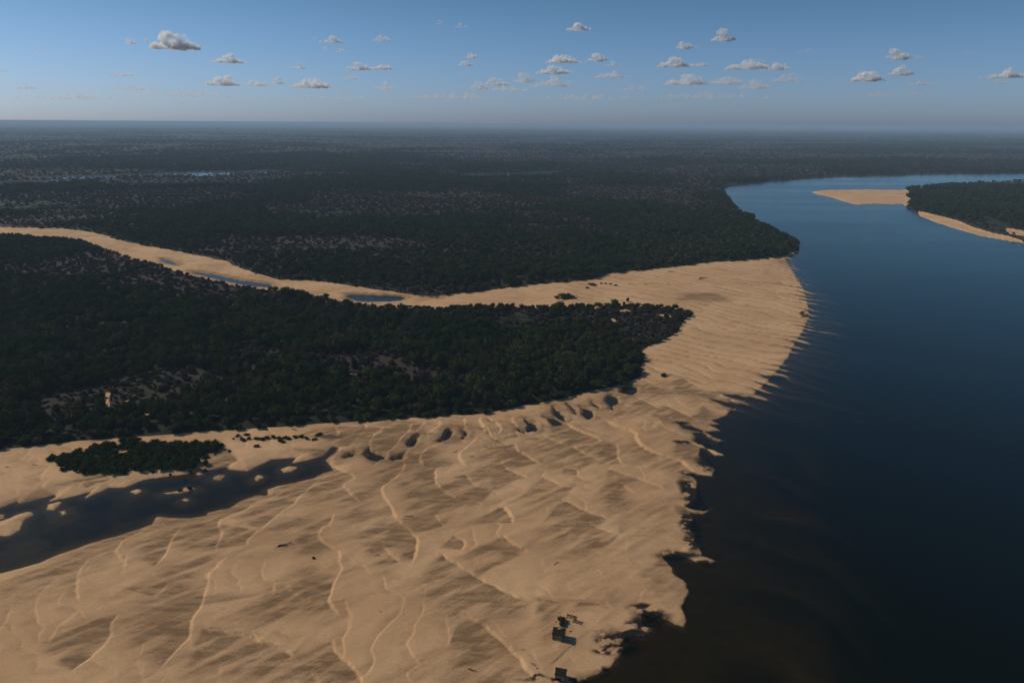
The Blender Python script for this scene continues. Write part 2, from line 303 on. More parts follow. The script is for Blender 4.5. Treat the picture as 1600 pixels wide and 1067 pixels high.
PALE = [(170, 626, 1.6, 4), (203, 632, 2, 10), (259, 645, 2, 9), (240, 655, 14, 1.6), (62, 678, 6, 7), (166, 671, 12, 1.8), (351, 635, 5, 5), (557, 591, 9, 2.5), (505, 604, 20, 1.4), (934, 487, 6, 3),
        (976, 492, 9, 2.2), (958, 507, 4, 3), (928, 524, 9, 2.5), (1037, 498, 8, 1.6), (1045, 500, 3, 1.5), (1150, 0, 0, 0), (1465, 310, 1, 1), (150, 470, 1, 1), (600, 596, 8, 1.2)]
PALE = [p for p in PALE if p[1] > 400 and p[2] > 1]

def ground_state(x, y):
    """height and masks for every ground point"""
    n = len(x); x = np.asarray(x, np.float32); y = np.asarray(y, np.float32)
    d = np.hypot(x, y)
    jit = np.clip(d / 500, .25, 3)
    nx = (fbm(x, y, 9, 41, 3) - .5) * 5 * np.minimum(jit, 1.5)
    sF1 = sdf(x, y, F1) + nx * .8
    sSA = sdf(x, y, SAND_ALL) + nx * .8
    sR = sdf(x, y, RIV)
    sF3 = sdf(x, y, F3)
    sPool = np.maximum(sdf(x, y, POOL), -1e9)
    near = (x < 400) & (y < 1000) & (x > -900) & (y > 60)
    isl = np.full(n, -1e3)
    idx = np.nonzero(near)[0]
    X, Y = x[idx], y[idx]
    for q in ISLES: isl[idx] = np.maximum(isl[idx], sdf(X, Y, q) + (fbm(X, Y, 3.5, 35, 3) - .62) * 2.2)
    sp = np.full(n, -1e3)
    for q in POOLS_AND_SHADE:
        lo, hi = q.min(0) - 12, q.max(0) + 12
        j = idx[(X > lo[0]) & (X < hi[0]) & (Y > lo[1]) & (Y < hi[1])]
        if len(j): sp[j] = np.maximum(sp[j], sdf(x[j], y[j], q))
    hc = np.zeros(n); damp_shade_c = np.zeros(n)
    hc[idx], damp_shade_c[idx] = crest_field(X, Y)
    # fanning bars towards the river: saw-toothed, crests running to the lower right
    wx = (fbm(x, y, 55, 51, 3) - .5) * 34 + (fbm(x, y, 14, 52, 2) - .5) * 7
    pp = x * .67 + y * .74 + wx
    per = 11.0
    ph = (pp / per) % 1.0
    cell = np.floor(pp / per)
    amp_i = .55 + .9 * hash2(cell, cell * 0 + 3, 9)
    saw = np.where(ph < .08, ph / .08, 1 - (ph - .08) / .92) - .5
    fade_lat = .5 + fbm(x, y, 26, 55, 2)
    upz = sst(285, 330, y + .25 * x) * sst(15, 45, x)
    in_sand = -sR                                     # distance into the sand from the river
    sawamp = (.07 + .50 * np.exp(-np.maximum(in_sand, 0) / 34)) * amp_i * fade_lat
    subm = sst(0, 12, sR)
    h_saw = saw * sawamp * np.clip(upz + .0, 0, 1)
    # smaller random bars everywhere else
    pp2 = x * .78 + y * .46 + (fbm(x, y, 34, 61, 4) - .5) * 52 + (fbm(x, y, 9, 62, 2) - .5) * 5
    ph2 = (pp2 / 13.0) % 1.0
    saw2 = np.where(ph2 < .06, ph2 / .06, 1 - (ph2 - .06) / .94) - .5
    g2 = sst(.36, .56, fbm(x, y, 26, 63, 2)) * (1 - upz)
    band = ell(x, y, 760, 672, 270, 32, .4) * (y < 420)
    h_saw2 = saw2 * (.17 + .20 * band) * g2
    lows = sst(.55, .97, ph2) * g2 * (.35 + .5 * band)  # hollows darkened as damp sand and as painted shading, stronger in the band
    pp4 = x * .60 + y * .72 + (fbm(x, y, 22, 161, 4) - .5) * 30
    ph4 = (pp4 / 8.5) % 1.0
    pp5 = x * .60 + y * .78 + (fbm(x, y, 26, 171, 3) - .5) * 16
    ph5 = (pp5 / 4.6) % 1.0
    h_saw2 += (np.where(ph5 < .2, ph5 / .2, 1 - (ph5 - .2) / .8) - .5) * .10 * upz * 3.2 * sst(.35, .6, fbm(x, y, 30, 173, 2))
    h_saw2 += (np.where(ph4 < .10, ph4 / .10, 1 - (ph4 - .10) / .9) - .5) * (.10 + .12 * band) * sst(.38, .58, fbm(x, y, 20, 163, 2)) * (.8 + .2 * upz)
    lows = np.maximum(lows, sst(.6, .98, ph4) * sst(.38, .58, fbm(x, y, 20, 163, 2)) * (.25 + .4 * band))
    lows = np.maximum(lows, sst(.5, .98, ph) * upz * .45 * fade_lat)
    lump = (fbm(x, y, 22, 65, 4) - .5) * .35
    # dry sand
    hs = .10 + np.minimum(np.maximum(in_sand, 0) * .05, .5) * (1 - upz) + np.minimum(np.maximum(in_sand + 6, 0) * .013, .75) * upz + .004 * np.clip(in_sand, 0, 120)
    hs = hs + lump * sst(2, 30, in_sand) + (hc + h_saw2 * (1 - .7 * np.minimum(1, damp_shade_c * 2))) * (1 - .75 * upz) * (.35 + .65 * sst(0, 8, in_sand)) + h_saw
    # river bed
    bedn = (fbm(x, y, 60, 67, 4) - .5)
    sr = np.maximum(sR, 0)
    ph3 = ((x * .45 + y * .85 + (fbm(x, y, 70, 68, 3) - .5) * 80) / 24) % 1.0
    saw3 = np.where(ph3 < .2, ph3 / .2, 1 - (ph3 - .2) / .8) - .5
    farriv = sst(330, 520, d)
    hb = -(.12 + .34 * sst(0, 1.5, sr) * (1 - upz) + (.011 * np.minimum(sr, 32) + .05 * np.maximum(sr - 32, 0)) * (1 - upz) + sr * .016 * upz + farriv * sst(10, 60, sr) * 3) + saw3 * .5 * sst(4, 25, sr) * sst(180, 90, sr) + bedn * .8 * sst(3, 30, sr)
    hb = np.minimum(hb, -.10 - .15 * (1 - upz) * sst(0, 2, sr)) + h_saw * (1 - .4 * subm)
    hb = np.maximum(hb, -6)
    nz = (fbm(x, y, 3.2, 77, 4) - .5) * 2.2 * (1 - upz)
    wgt = sst(-.5, .5, sR + nz)
    hsand = hs * (1 - wgt) + hb * wgt
    # backwater and pools
    sP = np.minimum(sPool + (fbm(x, y, 4, 79, 3) - .5) * 1.1, -isl)
    k = sst(-1.5, 1.0, sP)
    hp = -(.05 + .16 * sst(0, 5, sP) + .50 * sst(.3, .75, fbm(x, y, 16, 81, 4)) * sst(0, 8, sP))
    hsand = np.where(sR > -5, hsand, np.maximum(hsand, .06)) if False else hsand
    dryk = sst(-6, -.5, sP)
    hsand = hsand * (1 - .55 * dryk * (sP < 0)) + .0
    lowland = (x < 120) & (sR < -8)
    hsand = np.where(lowland & (sP < 0) & (sp < 0), np.maximum(hsand, .07), hsand)
    hsand = hsand * (1 - k) + hp * k
    sp2 = sp + (fbm(x, y, 5, 83, 4) - .5) * 3.4
    k2 = sst(-1.8, 1.0, sp2)
    hsand = hsand * (1 - k2) + (-.28) * k2
    # land with vegetation
    sand = (sSA > 0) & (sF1 < 0)
    e = np.where(sF1 > 0, sF1, -sSA)
    hland = .9 + .9 * sst(0, 5, e) + (fbm(x, y, 60, 85, 3)) * 1.4
    hland = np.minimum(hland, .25 + .35 * np.maximum(-sR, 0) + 0 * x)
    f3n = sF3 + nx
    land3 = (sF3 > 0)
    s3a = sdf(x, y, F3SA); s3b = sdf(x, y, F3SB); s3c = sdf(x, y, F3SC); s3i = sdf(x, y, F3IN)
    sand3 = land3 & ((s3a > 0) | (s3b > 0) | (s3c > 0))
    h3 = np.where(sand3, .12 + np.minimum(sF3 * .03, .8), .3 + np.minimum(sF3 * .2, 2.2))
    h3 = np.where(s3i > 0, -.5, h3)
    smask = sst(-1.2, 1.2, np.minimum(sSA, -sF1))
    h = np.where(smask > .5, hsand, hland)
    h = hsand * smask + hland * (1 - smask)
    river = sR > 0
    inr = river & ~land3
    h = np.where(inr, np.minimum(hb * wgt + hs * (1 - wgt), 3), h)
    h = np.where(inr & (smask < .5), np.minimum(hb, -.3), h)
    h = np.where(land3 & (river | True) & (sF3 > 0), h3, h)
    sandm = np.where(land3, sand3 * 1.0, smask); sandm = np.where(inr & ((d < 800) | (sR > 60)), 1.0, sandm); sandm = np.where(inr & (d >= 800) & (sR <= 60), 0.0, sandm)
    water_far = np.zeros(n, bool); bankclear = np.zeros(n)
    far_ix = np.nonzero((y > 900) & (y < 5500))[0]
    for ln, wd in FAR_WATER:
        dd = pdist(x[far_ix], y[far_ix], ln) + (fbm(x[far_ix], y[far_ix], 90, 87, 2) - .5) * wd * .8
        water_far[far_ix] |= dd < wd
        bankclear[far_ix] = np.maximum(bankclear[far_ix], sst(wd * 2.6 + 8, wd * 2.0 + 4, dd))
    h = np.where(water_far, -.8, h)
    # long scarp and scrub strip above the curved hollow of the far beach
    damp = damp_shade_c * smask
    st = fbm(x * .75 + y * .65, (-x * .65 + y * .75) * 6.0, 12.0, 19, 4)
    gen = np.clip(.35 + 2.2 * (st - .36), .1, 1.3) * sst(.50, .66, fbm(x * .75 + y * .65, (-x * .65 + y * .75) * 2.2, 34, 21, 4)) * (1 - .8 * upz) * .45
    damp = np.maximum(damp, gen * smask)
    damp = np.maximum(damp, lows * np.clip(.6 + 2.6 * (st - .40), .1, 1.4) * smask)
    bigd = ell(x, y, 1100, 467, 40, 7, .5) * (.35 + .9 * fbm(x * .8 - y * .3, (x * .3 + y * .8) * 4, 30, 23, 3))
    damp = np.maximum(damp, bigd * 1.25)
    edge = sst(.30, .02, h) * smask * (~inr)
    # damp where the sand is close to the water table, ragged
    low = sst(.24, .05, h + (fbm(x, y, 5, 25, 4) - .5) * .22) * smask
    halo = sst(-7, -1, sp2 + (fbm(x, y, 4, 29, 3) - .5) * 7) * smask * (sp2 > -9)
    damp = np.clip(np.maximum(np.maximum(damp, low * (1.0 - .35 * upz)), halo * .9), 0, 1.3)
    hl = dict(gap=sst(-6, 6, sp2))
    muck = np.zeros(n)
    for u, v, hu, hv in ((1002, 949, 20, 6), (1022, 962, 28, 10), (1004, 976, 26, 11), (988, 988, 26, 7), (966, 1004, 32, 17), (948, 1018, 20, 6), (935, 1004, 9, 6), (1060, 868, 34, 6), (1080, 770, 16, 26),
                         (1076, 818, 14, 24), (1100, 725, 14, 12), (1095, 690, 12, 6), (1076, 740, 12, 4), (870, 1064, 55, 4), (945, 1050, 16, 7), (1100, 880, 16, 4), (840, 1060, 12, 5), (1256, 492, 7, 5), (1083, 848, 14, 14),
                         (1112, 690, 14, 5), (1065, 693, 14, 2.5), (1060, 662, 14, 2), (516, 686, 22, 3), (130, 850, 1, 1)):
        if hu > 1: muck = np.maximum(muck, ell(x, y, u, v, hu, hv, .45))
    muck = muck * sst(.34, .46, fbm(x * 1.0 + y * .3, (y - x * .4) * 1.4, 3.0, 27, 5) + .0) * (sR > -14)
    muck = muck + ell(x, y, 516, 686, 24, 3, .4) * .7
    pale = np.zeros(n)
    for u, v, hu, hv in PALE: pale = np.maximum(pale, ell(x, y, u, v, hu, hv, .3))
    road = pdist(x, y, P([(178, 327), (205, 317), (235, 300), (275, 288), (300, 281)]))
    pale = np.maximum(pale, sst(7, 3, road) * .35)
    trail = pdist(x, y, P([(170, 622), (168, 635), (172, 650), (166, 671)])); pale = np.maximum(pale, sst(1.6, .5, trail) * .7)
    sandm = np.maximum(sandm, pale * (1 - smask) * (~inr))
    op, br = veg(x, y)
    return dict(h=h, sand=sandm, damp=damp, muck=np.clip(muck, 0, 1), op=op, br=br, smask=smask, sR=sR, sF1=sF1, sSA=sSA, land3=land3, sand3=sand3, inr=inr, waterfar=water_far, bank=bankclear, pale=pale, sP=sP, s3i=s3i, sF3=sF3)

# ------------------------------------------------------------------ materials
def nodes(name):
    m = bpy.data.materials.new(name); m.use_nodes = True
    nt = m.node_tree; nt.nodes.clear(); return m, nt
class NB:
    def __init__(s, nt): s.nt = nt
    def n(s, t, **k):
        o = s.nt.nodes.new(t)
        for a, b in k.items(): setattr(o, a, b)
        return o
    def L(s, a, b): s.nt.links.new(a, b)
    def setin(s, node, i, v):
        if hasattr(v, 'is_output'): s.L(v, node.inputs[i])
        elif v is not None: node.inputs[i].default_value = v
    def math(s, op, a, b=None, c=None, clamp=False):
        o = s.n('ShaderNodeMath', operation=op); o.use_clamp = clamp
        s.setin(o, 0, a); s.setin(o, 1, b); s.setin(o, 2, c); return o.outputs[0]
    def mix(s, f, a, b, bt='MIX'):
        o = s.n('ShaderNodeMix', data_type='RGBA', blend_type=bt)
        s.setin(o, 'Factor', f)
        o.inputs['Factor'].default_value if False else None
        for nm, v in (('A', a), ('B', b)):
            if hasattr(v, 'is_output'): s.L(v, o.inputs[nm])
            else: o.inputs[nm].default_value = (*v, 1)
        return o.outputs['Result']
    def noise(s, sc, det=4, rough=.55, vec=None, dist=0):
        o = s.n('ShaderNodeTexNoise'); o.inputs['Scale'].default_value = sc; o.inputs['Detail'].default_value = det
        o.inputs['Roughness'].default_value = rough; o.inputs['Distortion'].default_value = dist
        if vec is not None: s.L(vec, o.inputs['Vector'])
        return o.outputs[0]
    def ramp(s, f, a, b, smooth=True):
        o = s.n('ShaderNodeMapRange'); o.interpolation_type = 'SMOOTHSTEP' if smooth else 'LINEAR'
        s.L(f, o.inputs[0]); o.inputs[1].default_value = a; o.inputs[2].default_value = b; return o.outputs[0]
    def mapping(s, vec, scale=(1, 1, 1), rot=(0, 0, 0)):
        o = s.n('ShaderNodeMapping'); o.inputs['Scale'].default_value = scale; o.inputs['Rotation'].default_value = rot; s.L(vec, o.inputs[0]); return o.outputs[0]

def ground_material():
    m, nt = nodes('ground_sand_and_scrub'); b = NB(nt)
    geo = b.n('ShaderNodeNewGeometry'); pos = geo.outputs['Position']
    at = b.n('ShaderNodeAttribute'); at.attribute_name = 'mask'
    sp = b.n('ShaderNodeSeparateColor'); b.L(at.outputs['Color'], sp.inputs[0])
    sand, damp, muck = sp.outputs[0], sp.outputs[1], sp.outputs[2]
    at2 = b.n('ShaderNodeAttribute'); at2.attribute_name = 'plants'
    sp2 = b.n('ShaderNodeSeparateColor'); b.L(at2.outputs['Color'], sp2.inputs[0])
    op, br, wet = sp2.outputs[0], sp2.outputs[1], sp2.outputs[2]
    streak = b.mapping(pos, (.12, .55, .3), (0, 0, R(-41)))
    n_grain = b.noise(2.2, 5, .7, pos); n_str = b.noise(1.0, 6, .62, streak); n_big = b.noise(.03, 4, .5, pos)
    n_mid = b.noise(.25, 5, .6, pos)
    dry = b.mix(b.ramp(n_big, .3, .7), (.50, .298, .148), (.60, .378, .198))
    dry = b.mix(b.math('MULTIPLY', b.ramp(n_mid, .45, .75), .35), dry, (.385, .235, .135))
    damp_shade_c = b.mix(b.ramp(n_grain, .35, .65), (.115, .066, .030), (.22, .132, .062))  # one colour for damp sand and for the shade painted on the bars
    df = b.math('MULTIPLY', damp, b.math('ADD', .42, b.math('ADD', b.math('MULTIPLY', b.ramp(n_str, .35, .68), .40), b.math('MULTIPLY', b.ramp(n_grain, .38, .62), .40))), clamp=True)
    sc = b.mix(df, dry, damp_shade_c)
    sc = b.mix(b.math('MULTIPLY', b.ramp(n_grain, .48, .72), .34), sc, (.24, .14, .075))
    mf = b.math('MULTIPLY', muck, b.ramp(b.noise(1.1, 5, .7, pos), .26, .40), clamp=True)
    sc = b.mix(wet, sc, b.mix(b.ramp(n_mid, .3, .7), (.20, .115, .055), (.14, .082, .042)))
    sc = b.mix(mf, sc, (.012, .009, .007))
    # land under and between the plants
    g1 = b.noise(.35, 6, .7, pos); g2 = b.noise(.035, 5, .65, b.mapping(pos, (1, .8, 1))); g3 = b.noise(.0035, 6, .62, b.mapping(pos, (.6, 1.0, 1)))
    brown = b.mix(b.ramp(g1, .3, .7), (.026, .017, .012), (.054, .035, .026))
    green = b.mix(b.ramp(g1, .3, .7), (.011, .016, .005), (.030, .040, .012))
    mid = b.mix(b.ramp(g1, .3, .7), (.017, .016, .009), (.040, .035, .021))
    lc = b.mix(b.ramp(br, .5, .85), mid, brown); lc = b.mix(b.ramp(br, .45, .1), lc, green)
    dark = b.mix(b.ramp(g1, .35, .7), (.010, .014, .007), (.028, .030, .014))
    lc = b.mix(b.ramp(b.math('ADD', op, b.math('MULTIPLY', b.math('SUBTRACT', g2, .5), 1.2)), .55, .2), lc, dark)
    g4 = b.noise(.0006, 5, .6, b.mapping(pos, (.35, 1.0, 1)))
    farm = b.ramp(b.math('ADD', b.math('MULTIPLY', g3, .5), b.math('ADD', b.math('MULTIPLY', g4, .6), b.math('MULTIPLY', b.math('SUBTRACT', g2, .5), .4))), .47, .66)
    dist = b.n('ShaderNodeVectorMath', operation='LENGTH'); b.L(pos, dist.inputs[0])
    ff = b.ramp(dist.outputs['Value'], 3000, 6000)
    lcfar = b.mix(farm, (.008, .012, .008), (.060, .048, .036))
    lc = b.mix(ff, lc, lcfar)
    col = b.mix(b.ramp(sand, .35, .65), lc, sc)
    bs = b.n('ShaderNodeBsdfPrincipled'); b.L(col, bs.inputs['Base Color'])
    b.setin(bs, 'Roughness', b.math('SUBTRACT', .95, b.math('MULTIPLY', wet, .3)))
    bs.inputs['Specular IOR Level'].default_value = .2
    hgt = b.math('ADD', b.math('MULTIPLY', b.noise(.9, 6, .65, b.mapping(pos, (.45, 1.4, 1), (0, 0, R(-41)))), .30), b.math('MULTIPLY', n_grain, .10))
    bump = b.n('ShaderNodeBump'); bump.inputs['Strength'].default_value = .8; bump.inputs['Distance'].default_value = .6
    b.L(hgt, bump.inputs['Height']); b.L(bump.outputs[0], bs.inputs['Normal'])
    o = b.n('ShaderNodeOutputMaterial'); b.L(bs.outputs[0], o.inputs[0]); return m

def leaf_material(name, cols, trans=.15):
    m, nt = nodes(name); b = NB(nt)
    oi = b.n('ShaderNodeObjectInfo'); geo = b.n('ShaderNodeNewGeometry')
    rmp = b.n('ShaderNodeValToRGB'); e = rmp.color_ramp.elements
    while len(e) < len(cols): e.new(.5)
    for i, c in enumerate(cols): e[i].position = i / (len(cols) - 1); e[i].color = (*c, 1)
    pn = b.noise(.022, 4, .6, b.mapping(oi.outputs['Location'], (.7, 1, 0)))
    b.L(b.math('ADD', b.math('MULTIPLY', oi.outputs['Random'], .45), b.math('MULTIPLY', b.ramp(pn, .32, .68), .6), clamp=True), rmp.inputs[0])
    v = b.mix(b.math('MULTIPLY', geo.outputs['Random Per Island'], .6), rmp.outputs[0], tuple(x * .35 for x in cols[0]))
    d = b.n('ShaderNodeBsdfDiffuse'); b.L(v, d.inputs[0])
    t = b.n('ShaderNodeBsdfTranslucent'); b.L(v, t.inputs[0])
    mx = b.n('ShaderNodeMixShader'); mx.inputs[0].default_value = trans
    b.L(d.outputs[0], mx.inputs[1]); b.L(t.outputs[0], mx.inputs[2])
    o = b.n('ShaderNodeOutputMaterial'); b.L(mx.outputs[0], o.inputs[0]); return m
def plain(name, c0, c1, sc=8, rough=.9):
    m, nt = nodes(name); b = NB(nt)
    tc = b.n('ShaderNodeTexCoord')
    bs = b.n('ShaderNodeBsdfPrincipled'); b.L(b.mix(b.ramp(b.noise(sc, 5, .65, tc.outputs['Object']), .3, .7), c0, c1), bs.inputs['Base Color'])
    bs.inputs['Roughness'].default_value = rough; bs.inputs['Specular IOR Level'].default_value = .2
    o = b.n('ShaderNodeOutputMaterial'); b.L(bs.outputs[0], o.inputs[0]); return m

M_GROUND = ground_material()
M_LEAF = leaf_material('leaves_dark_green', [(.013, .027, .007), (.030, .054, .012), (.022, .045, .010), (.056, .082, .020), (.058, .052, .026), (.040, .058, .014), (.095, .092, .038)])
M_SCRUB = leaf_material('scrub_grey_brown', [(.040, .034, .026), (.062, .046, .036), (.034, .040, .020), (.078, .056, .042), (.040, .048, .022)])
M_SHRUB = leaf_material('shrub_leaves', [(.024, .040, .010), (.040, .060, .014), (.055, .075, .016)])
M_BARK = plain('bark', (.035, .026, .018), (.09, .07, .05), 3)
M_DRIFT = plain('driftwood', (.030, .022, .016), (.10, .075, .055), 4)
M_THATCH = plain('palm_thatch', (.012, .009, .006), (.038, .028, .018), 9)
M_POLE = plain('weathered_poles', (.03, .024, .017), (.09, .07, .05), 6)
M_TARP = plain('pale_sheet', (.30, .28, .25), (.45, .42, .38), 3)
M_CLOTH = plain('faded_red_cloth', (.16, .03, .02), (.25, .06, .04), 3)

# ------------------------------------------------------------------ ground sheet: fine in view, coarse around, out to the horizon
def build_ground():
    dep = []
    vpx = np.r_[np.linspace(1240, 640, 620), np.linspace(639, 260, 400)[0:], np.linspace(259, 199, 60)]
    ang = PITCH + np.arctan((vpx - 533.5) / FPX)
    rr = H / np.tan(ang)
    rr = np.r_[30.0, 60.0, 85.0, rr, 14000, 20000, 32000, 50000, 80000]
    rr = np.unique(np.round(rr[rr > 0], 3))
    fine = np.linspace(R(-45), R(45), 1120)
    coarse = np.linspace(R(45), R(315), 92)[1:-1]
    th = np.r_[fine, coarse]
    nr, na = len(rr), len(th)
    RR, TT = np.meshgrid(rr, th, indexing='ij')
    x = (RR * np.sin(TT)).ravel(); y = (RR * np.cos(TT)).ravel()
    g = ground_state(x, y)
    h = g['h'].copy()
    x = np.r_[x, 0.0]; y = np.r_[y, 0.0]
    c = ground_state(np.array([0.0]), np.array([0.0]))
    co = np.column_stack([x, y, np.r_[h, c['h']]]).astype(np.float32)
    i = np.arange(nr - 1)[:, None] * na; j = np.arange(na)[None, :]; jn = (j + 1) % na
    quads = np.stack([i + j, i + jn, i + na + jn, i + na + j], -1).reshape(-1, 4)[:, ::-1]
    ctr = nr * na
    cent = ctr
    tri = np.stack([np.full(na, cent), (np.arange(na) + 1) % na, np.arange(na)], -1)
    sandq = np.r_[g['smask'], c['smask']]; inr = np.r_[g['inr'], c['inr']]; s3 = np.r_[g['sand3'] & g['land3'], False]
    hh = co[:, 2]
    wetf = np.r_[sst(.03, -.06, h) * (g['sand'] > .3), 0]
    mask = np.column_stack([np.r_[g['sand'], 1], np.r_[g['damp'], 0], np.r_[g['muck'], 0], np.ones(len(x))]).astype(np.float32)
    plants = np.column_stack([np.r_[g['op'], 0], np.r_[g['br'] * .5 + .5, .5], wetf, np.ones(len(x))]).astype(np.float32)
    vcls = np.where(inr & ~s3, 2, np.where((sandq > .5) | s3, 1, 0))
    def emit(name, q, t, kind='structure'):
        use, inv = np.unique(np.r_[q.ravel(), t.ravel()], return_inverse=True)
        me = bpy.data.meshes.new(name)
        nq, ntr = len(q), len(t)
        me.vertices.add(len(use)); me.vertices.foreach_set('co', co[use].ravel())
        me.loops.add(nq * 4 + ntr * 3); me.loops.foreach_set('vertex_index', inv.astype(np.int32))
        me.polygons.add(nq + ntr)
        me.polygons.foreach_set('loop_start', np.r_[np.arange(nq) * 4, nq * 4 + np.arange(ntr) * 3].astype(np.int32))
        me.update(calc_edges=True)
        me.polygons.foreach_set('use_smooth', np.ones(nq + ntr, bool))
        for an, dat in (('mask', mask), ('plants', plants)):
            a = me.attributes.new(an, 'FLOAT_COLOR', 'POINT'); a.data.foreach_set('color', dat[use].ravel())
        me.materials.append(M_GROUND); me.validate()
        return tag(mesh_obj(name, me), kind=kind)
    fc = np.round(vcls[quads].mean(1)).astype(int)
    emit('ground', quads[fc == 0], np.zeros((0, 3), int))
    emit('sandbank', quads[fc == 1], tri)
    emit('river_bed', quads[fc == 2], np.zeros((0, 3), int))
build_ground()

# ------------------------------------------------------------------ water: a body with a rippled surface and tea-coloured depth
def build_water():
    m, nt = nodes('river_water'); b = NB(nt)
    geo = b.n('ShaderNodeNewGeometry'); pos = geo.outputs['Position']
    h = b.math('ADD', b.math('MULTIPLY', b.noise(.35, 4, .6, b.mapping(pos, (1, 1.5, 1), (0, 0, R(25)))), .5), b.math('MULTIPLY', b.noise(.05, 3, .5, pos), 1.2))
    bump = b.n('ShaderNodeBump'); bump.inputs['Strength'].default_value = .14; bump.inputs['Distance'].default_value = .5; b.L(h, bump.inputs['Height'])
    gl = b.n('ShaderNodeBsdfGlossy'); b.L(bump.outputs[0], gl.inputs['Normal'])
    calm = b.ramp(b.noise(.006, 4, .6, b.mapping(pos, (.5, 1.6, 1), (0, 0, R(-20)))), .35, .65)
    b.L(b.math('ADD', .10, b.math('MULTIPLY', calm, .12)), gl.inputs['Roughness'])
    gl.inputs['Color'].default_value = (.84, 1.0, .98, 1)
    df = b.n('ShaderNodeBsdfDiffuse'); df.inputs[0].default_value = (.0010, .0034, .0018, 1)
    tr = b.n('ShaderNodeBsdfTransparent'); tr.inputs[0].default_value = (.90, .88, .85, 1)
    mx = b.n('ShaderNodeMixShader'); mx.inputs[0].default_value = .0
    ad = b.n('ShaderNodeAddShader'); b.L(tr.outputs[0], ad.inputs[0]); b.L(df.outputs[0], ad.inputs[1])
    fr = b.n('ShaderNodeFresnel'); fr.inputs[0].default_value = 1.33; b.L(bump.outputs[0], fr.inputs['Normal'])
    f = b.math('MINIMUM', b.math('MAXIMUM', b.math('SUBTRACT', b.math('MULTIPLY', fr.outputs[0], 1.0), .027), .003), .70)
    m2 = b.n('ShaderNodeMixShader'); b.L(f, m2.inputs[0]); b.L(ad.outputs[0], m2.inputs[1]); b.L(gl.outputs[0], m2.inputs[2])
    va = b.n('ShaderNodeVolumeAbsorption'); va.inputs[0].default_value = (.54, .48, .12, 1); va.inputs[1].default_value = 1.75
    o = b.n('ShaderNodeOutputMaterial'); b.L(m2.outputs[0], o.inputs[0]); b.L(va.outputs[0], o.inputs['Volume'])
    x0, x1, y0, y1, z1, z0 = -5000, 7000, -500, 6500, 0.0, -7.5
    v = [(x0, y0, z0), (x1, y0, z0), (x1, y1, z0), (x0, y1, z0), (x0, y0, z1), (x1, y0, z1), (x1, y1, z1), (x0, y1, z1)]
    f = [(3, 2, 1, 0), (4, 5, 6, 7), (0, 1, 5, 4), (1, 2, 6, 5), (2, 3, 7, 6), (3, 0, 4, 7)]
    tag(mesh_obj('river_water', from_py('river_water', v, f, m)), kind='structure')
build_water()

# ------------------------------------------------------------------ haze
def build_haze():
    m, nt = nodes('haze_air'); b = NB(nt)
    v = b.n('ShaderNodeVolumePrincipled'); v.inputs['Color'].default_value = (.50, .70, .90, 1); v.inputs['Density'].default_value = 0.95e-4
    v.inputs['Anisotropy'].default_value = 0.0
    o = b.n('ShaderNodeOutputMaterial'); b.L(v.outputs[0], o.inputs['Volume'])
    S = 81000; z0, z1 = -9.0, 121.5
    vv = [(-S, -S, z0), (S, -S, z0), (S, S, z0), (-S, S, z0), (-S, -S, z1), (S, -S, z1), (S, S, z1), (-S, S, z1)]
    f = [(3, 2, 1, 0), (4, 5, 6, 7), (0, 1, 5, 4), (1, 2, 6, 5), (2, 3, 7, 6), (3, 0, 4, 7)]
    tag(mesh_obj('haze', from_py('haze', vv, f, m)), kind='stuff')
build_haze()

# ------------------------------------------------------------------ plants
def crown_mesh(name, mat, quads, size, flat=.75, seed=0, lobes=6, bare=0.0):
    """uneven crown of leaf clumps round a few lobes; unit radius, base at z = 0"""
    r = np.random.default_rng(seed); V, Fc = [], []
    lob = [(r.uniform(-.55, .55), r.uniform(-.55, .55), r.uniform(.5, 1.0) * flat * 1.1, r.uniform(.38, .62)) for _ in range(lobes)]
    lob.append((0, 0, flat * .9, .7))
    for lx, ly, lz, lr in lob:                     # inner mass of twigs and leaves, lumpy
        k = len(V); seg, rg = 6, 3
        for a in range(rg + 1):
            ph = math.pi * (a + .15) / (rg + .3)
            for s in range(seg):
                q = lr * .74 * r.uniform(.75, 1.15); t = 2 * math.pi * (s + .5 * (a % 2)) / seg
                V.append((lx + q * math.sin(ph) * math.cos(t), ly + q * math.sin(ph) * math.sin(t), max(.06, lz + q * math.cos(ph) * .8)))
        for a in range(rg):
            for s in range(seg):
                Fc.append((k + a * seg + s, k + (a + 1) * seg + s, k + (a + 1) * seg + (s + 1) % seg, k + a * seg + (s + 1) % seg))
        Fc.append(tuple(k + s for s in range(seg)))
    for _ in range(quads):
        lx, ly, lz, lr = lob[r.integers(len(lob))]
        d = r.normal(size=3); d /= np.linalg.norm(d) + 1e-9
        if d[2] < -.35: d[2] *= -1
        q = lr * r.uniform(.72, 1.18)
        c = W([lx + d[0] * q, ly + d[1] * q, max(.05, lz + d[2] * q * .85)])
        a = r.normal(size=3); a -= a @ d * .6 * d; a /= np.linalg.norm(a) + 1e-9
        bb = np.cross(d + r.normal(size=3) * .5, a); bb /= np.linalg.norm(bb) + 1e-9
        s = size * r.uniform(.6, 1.4); k = len(V)
        V += [tuple(c - a * s - bb * s * .6), tuple(c + a * s - bb * s * .5), tuple(c + a * s * .8 + bb * s * .6), tuple(c - a * s * .7 + bb * s * .7)]
        Fc.append((k, k + 1, k + 2, k + 3))
    V = [(x, y, max(z, .03)) for x, y, z in V]
    return from_py(name, V, Fc, mat)
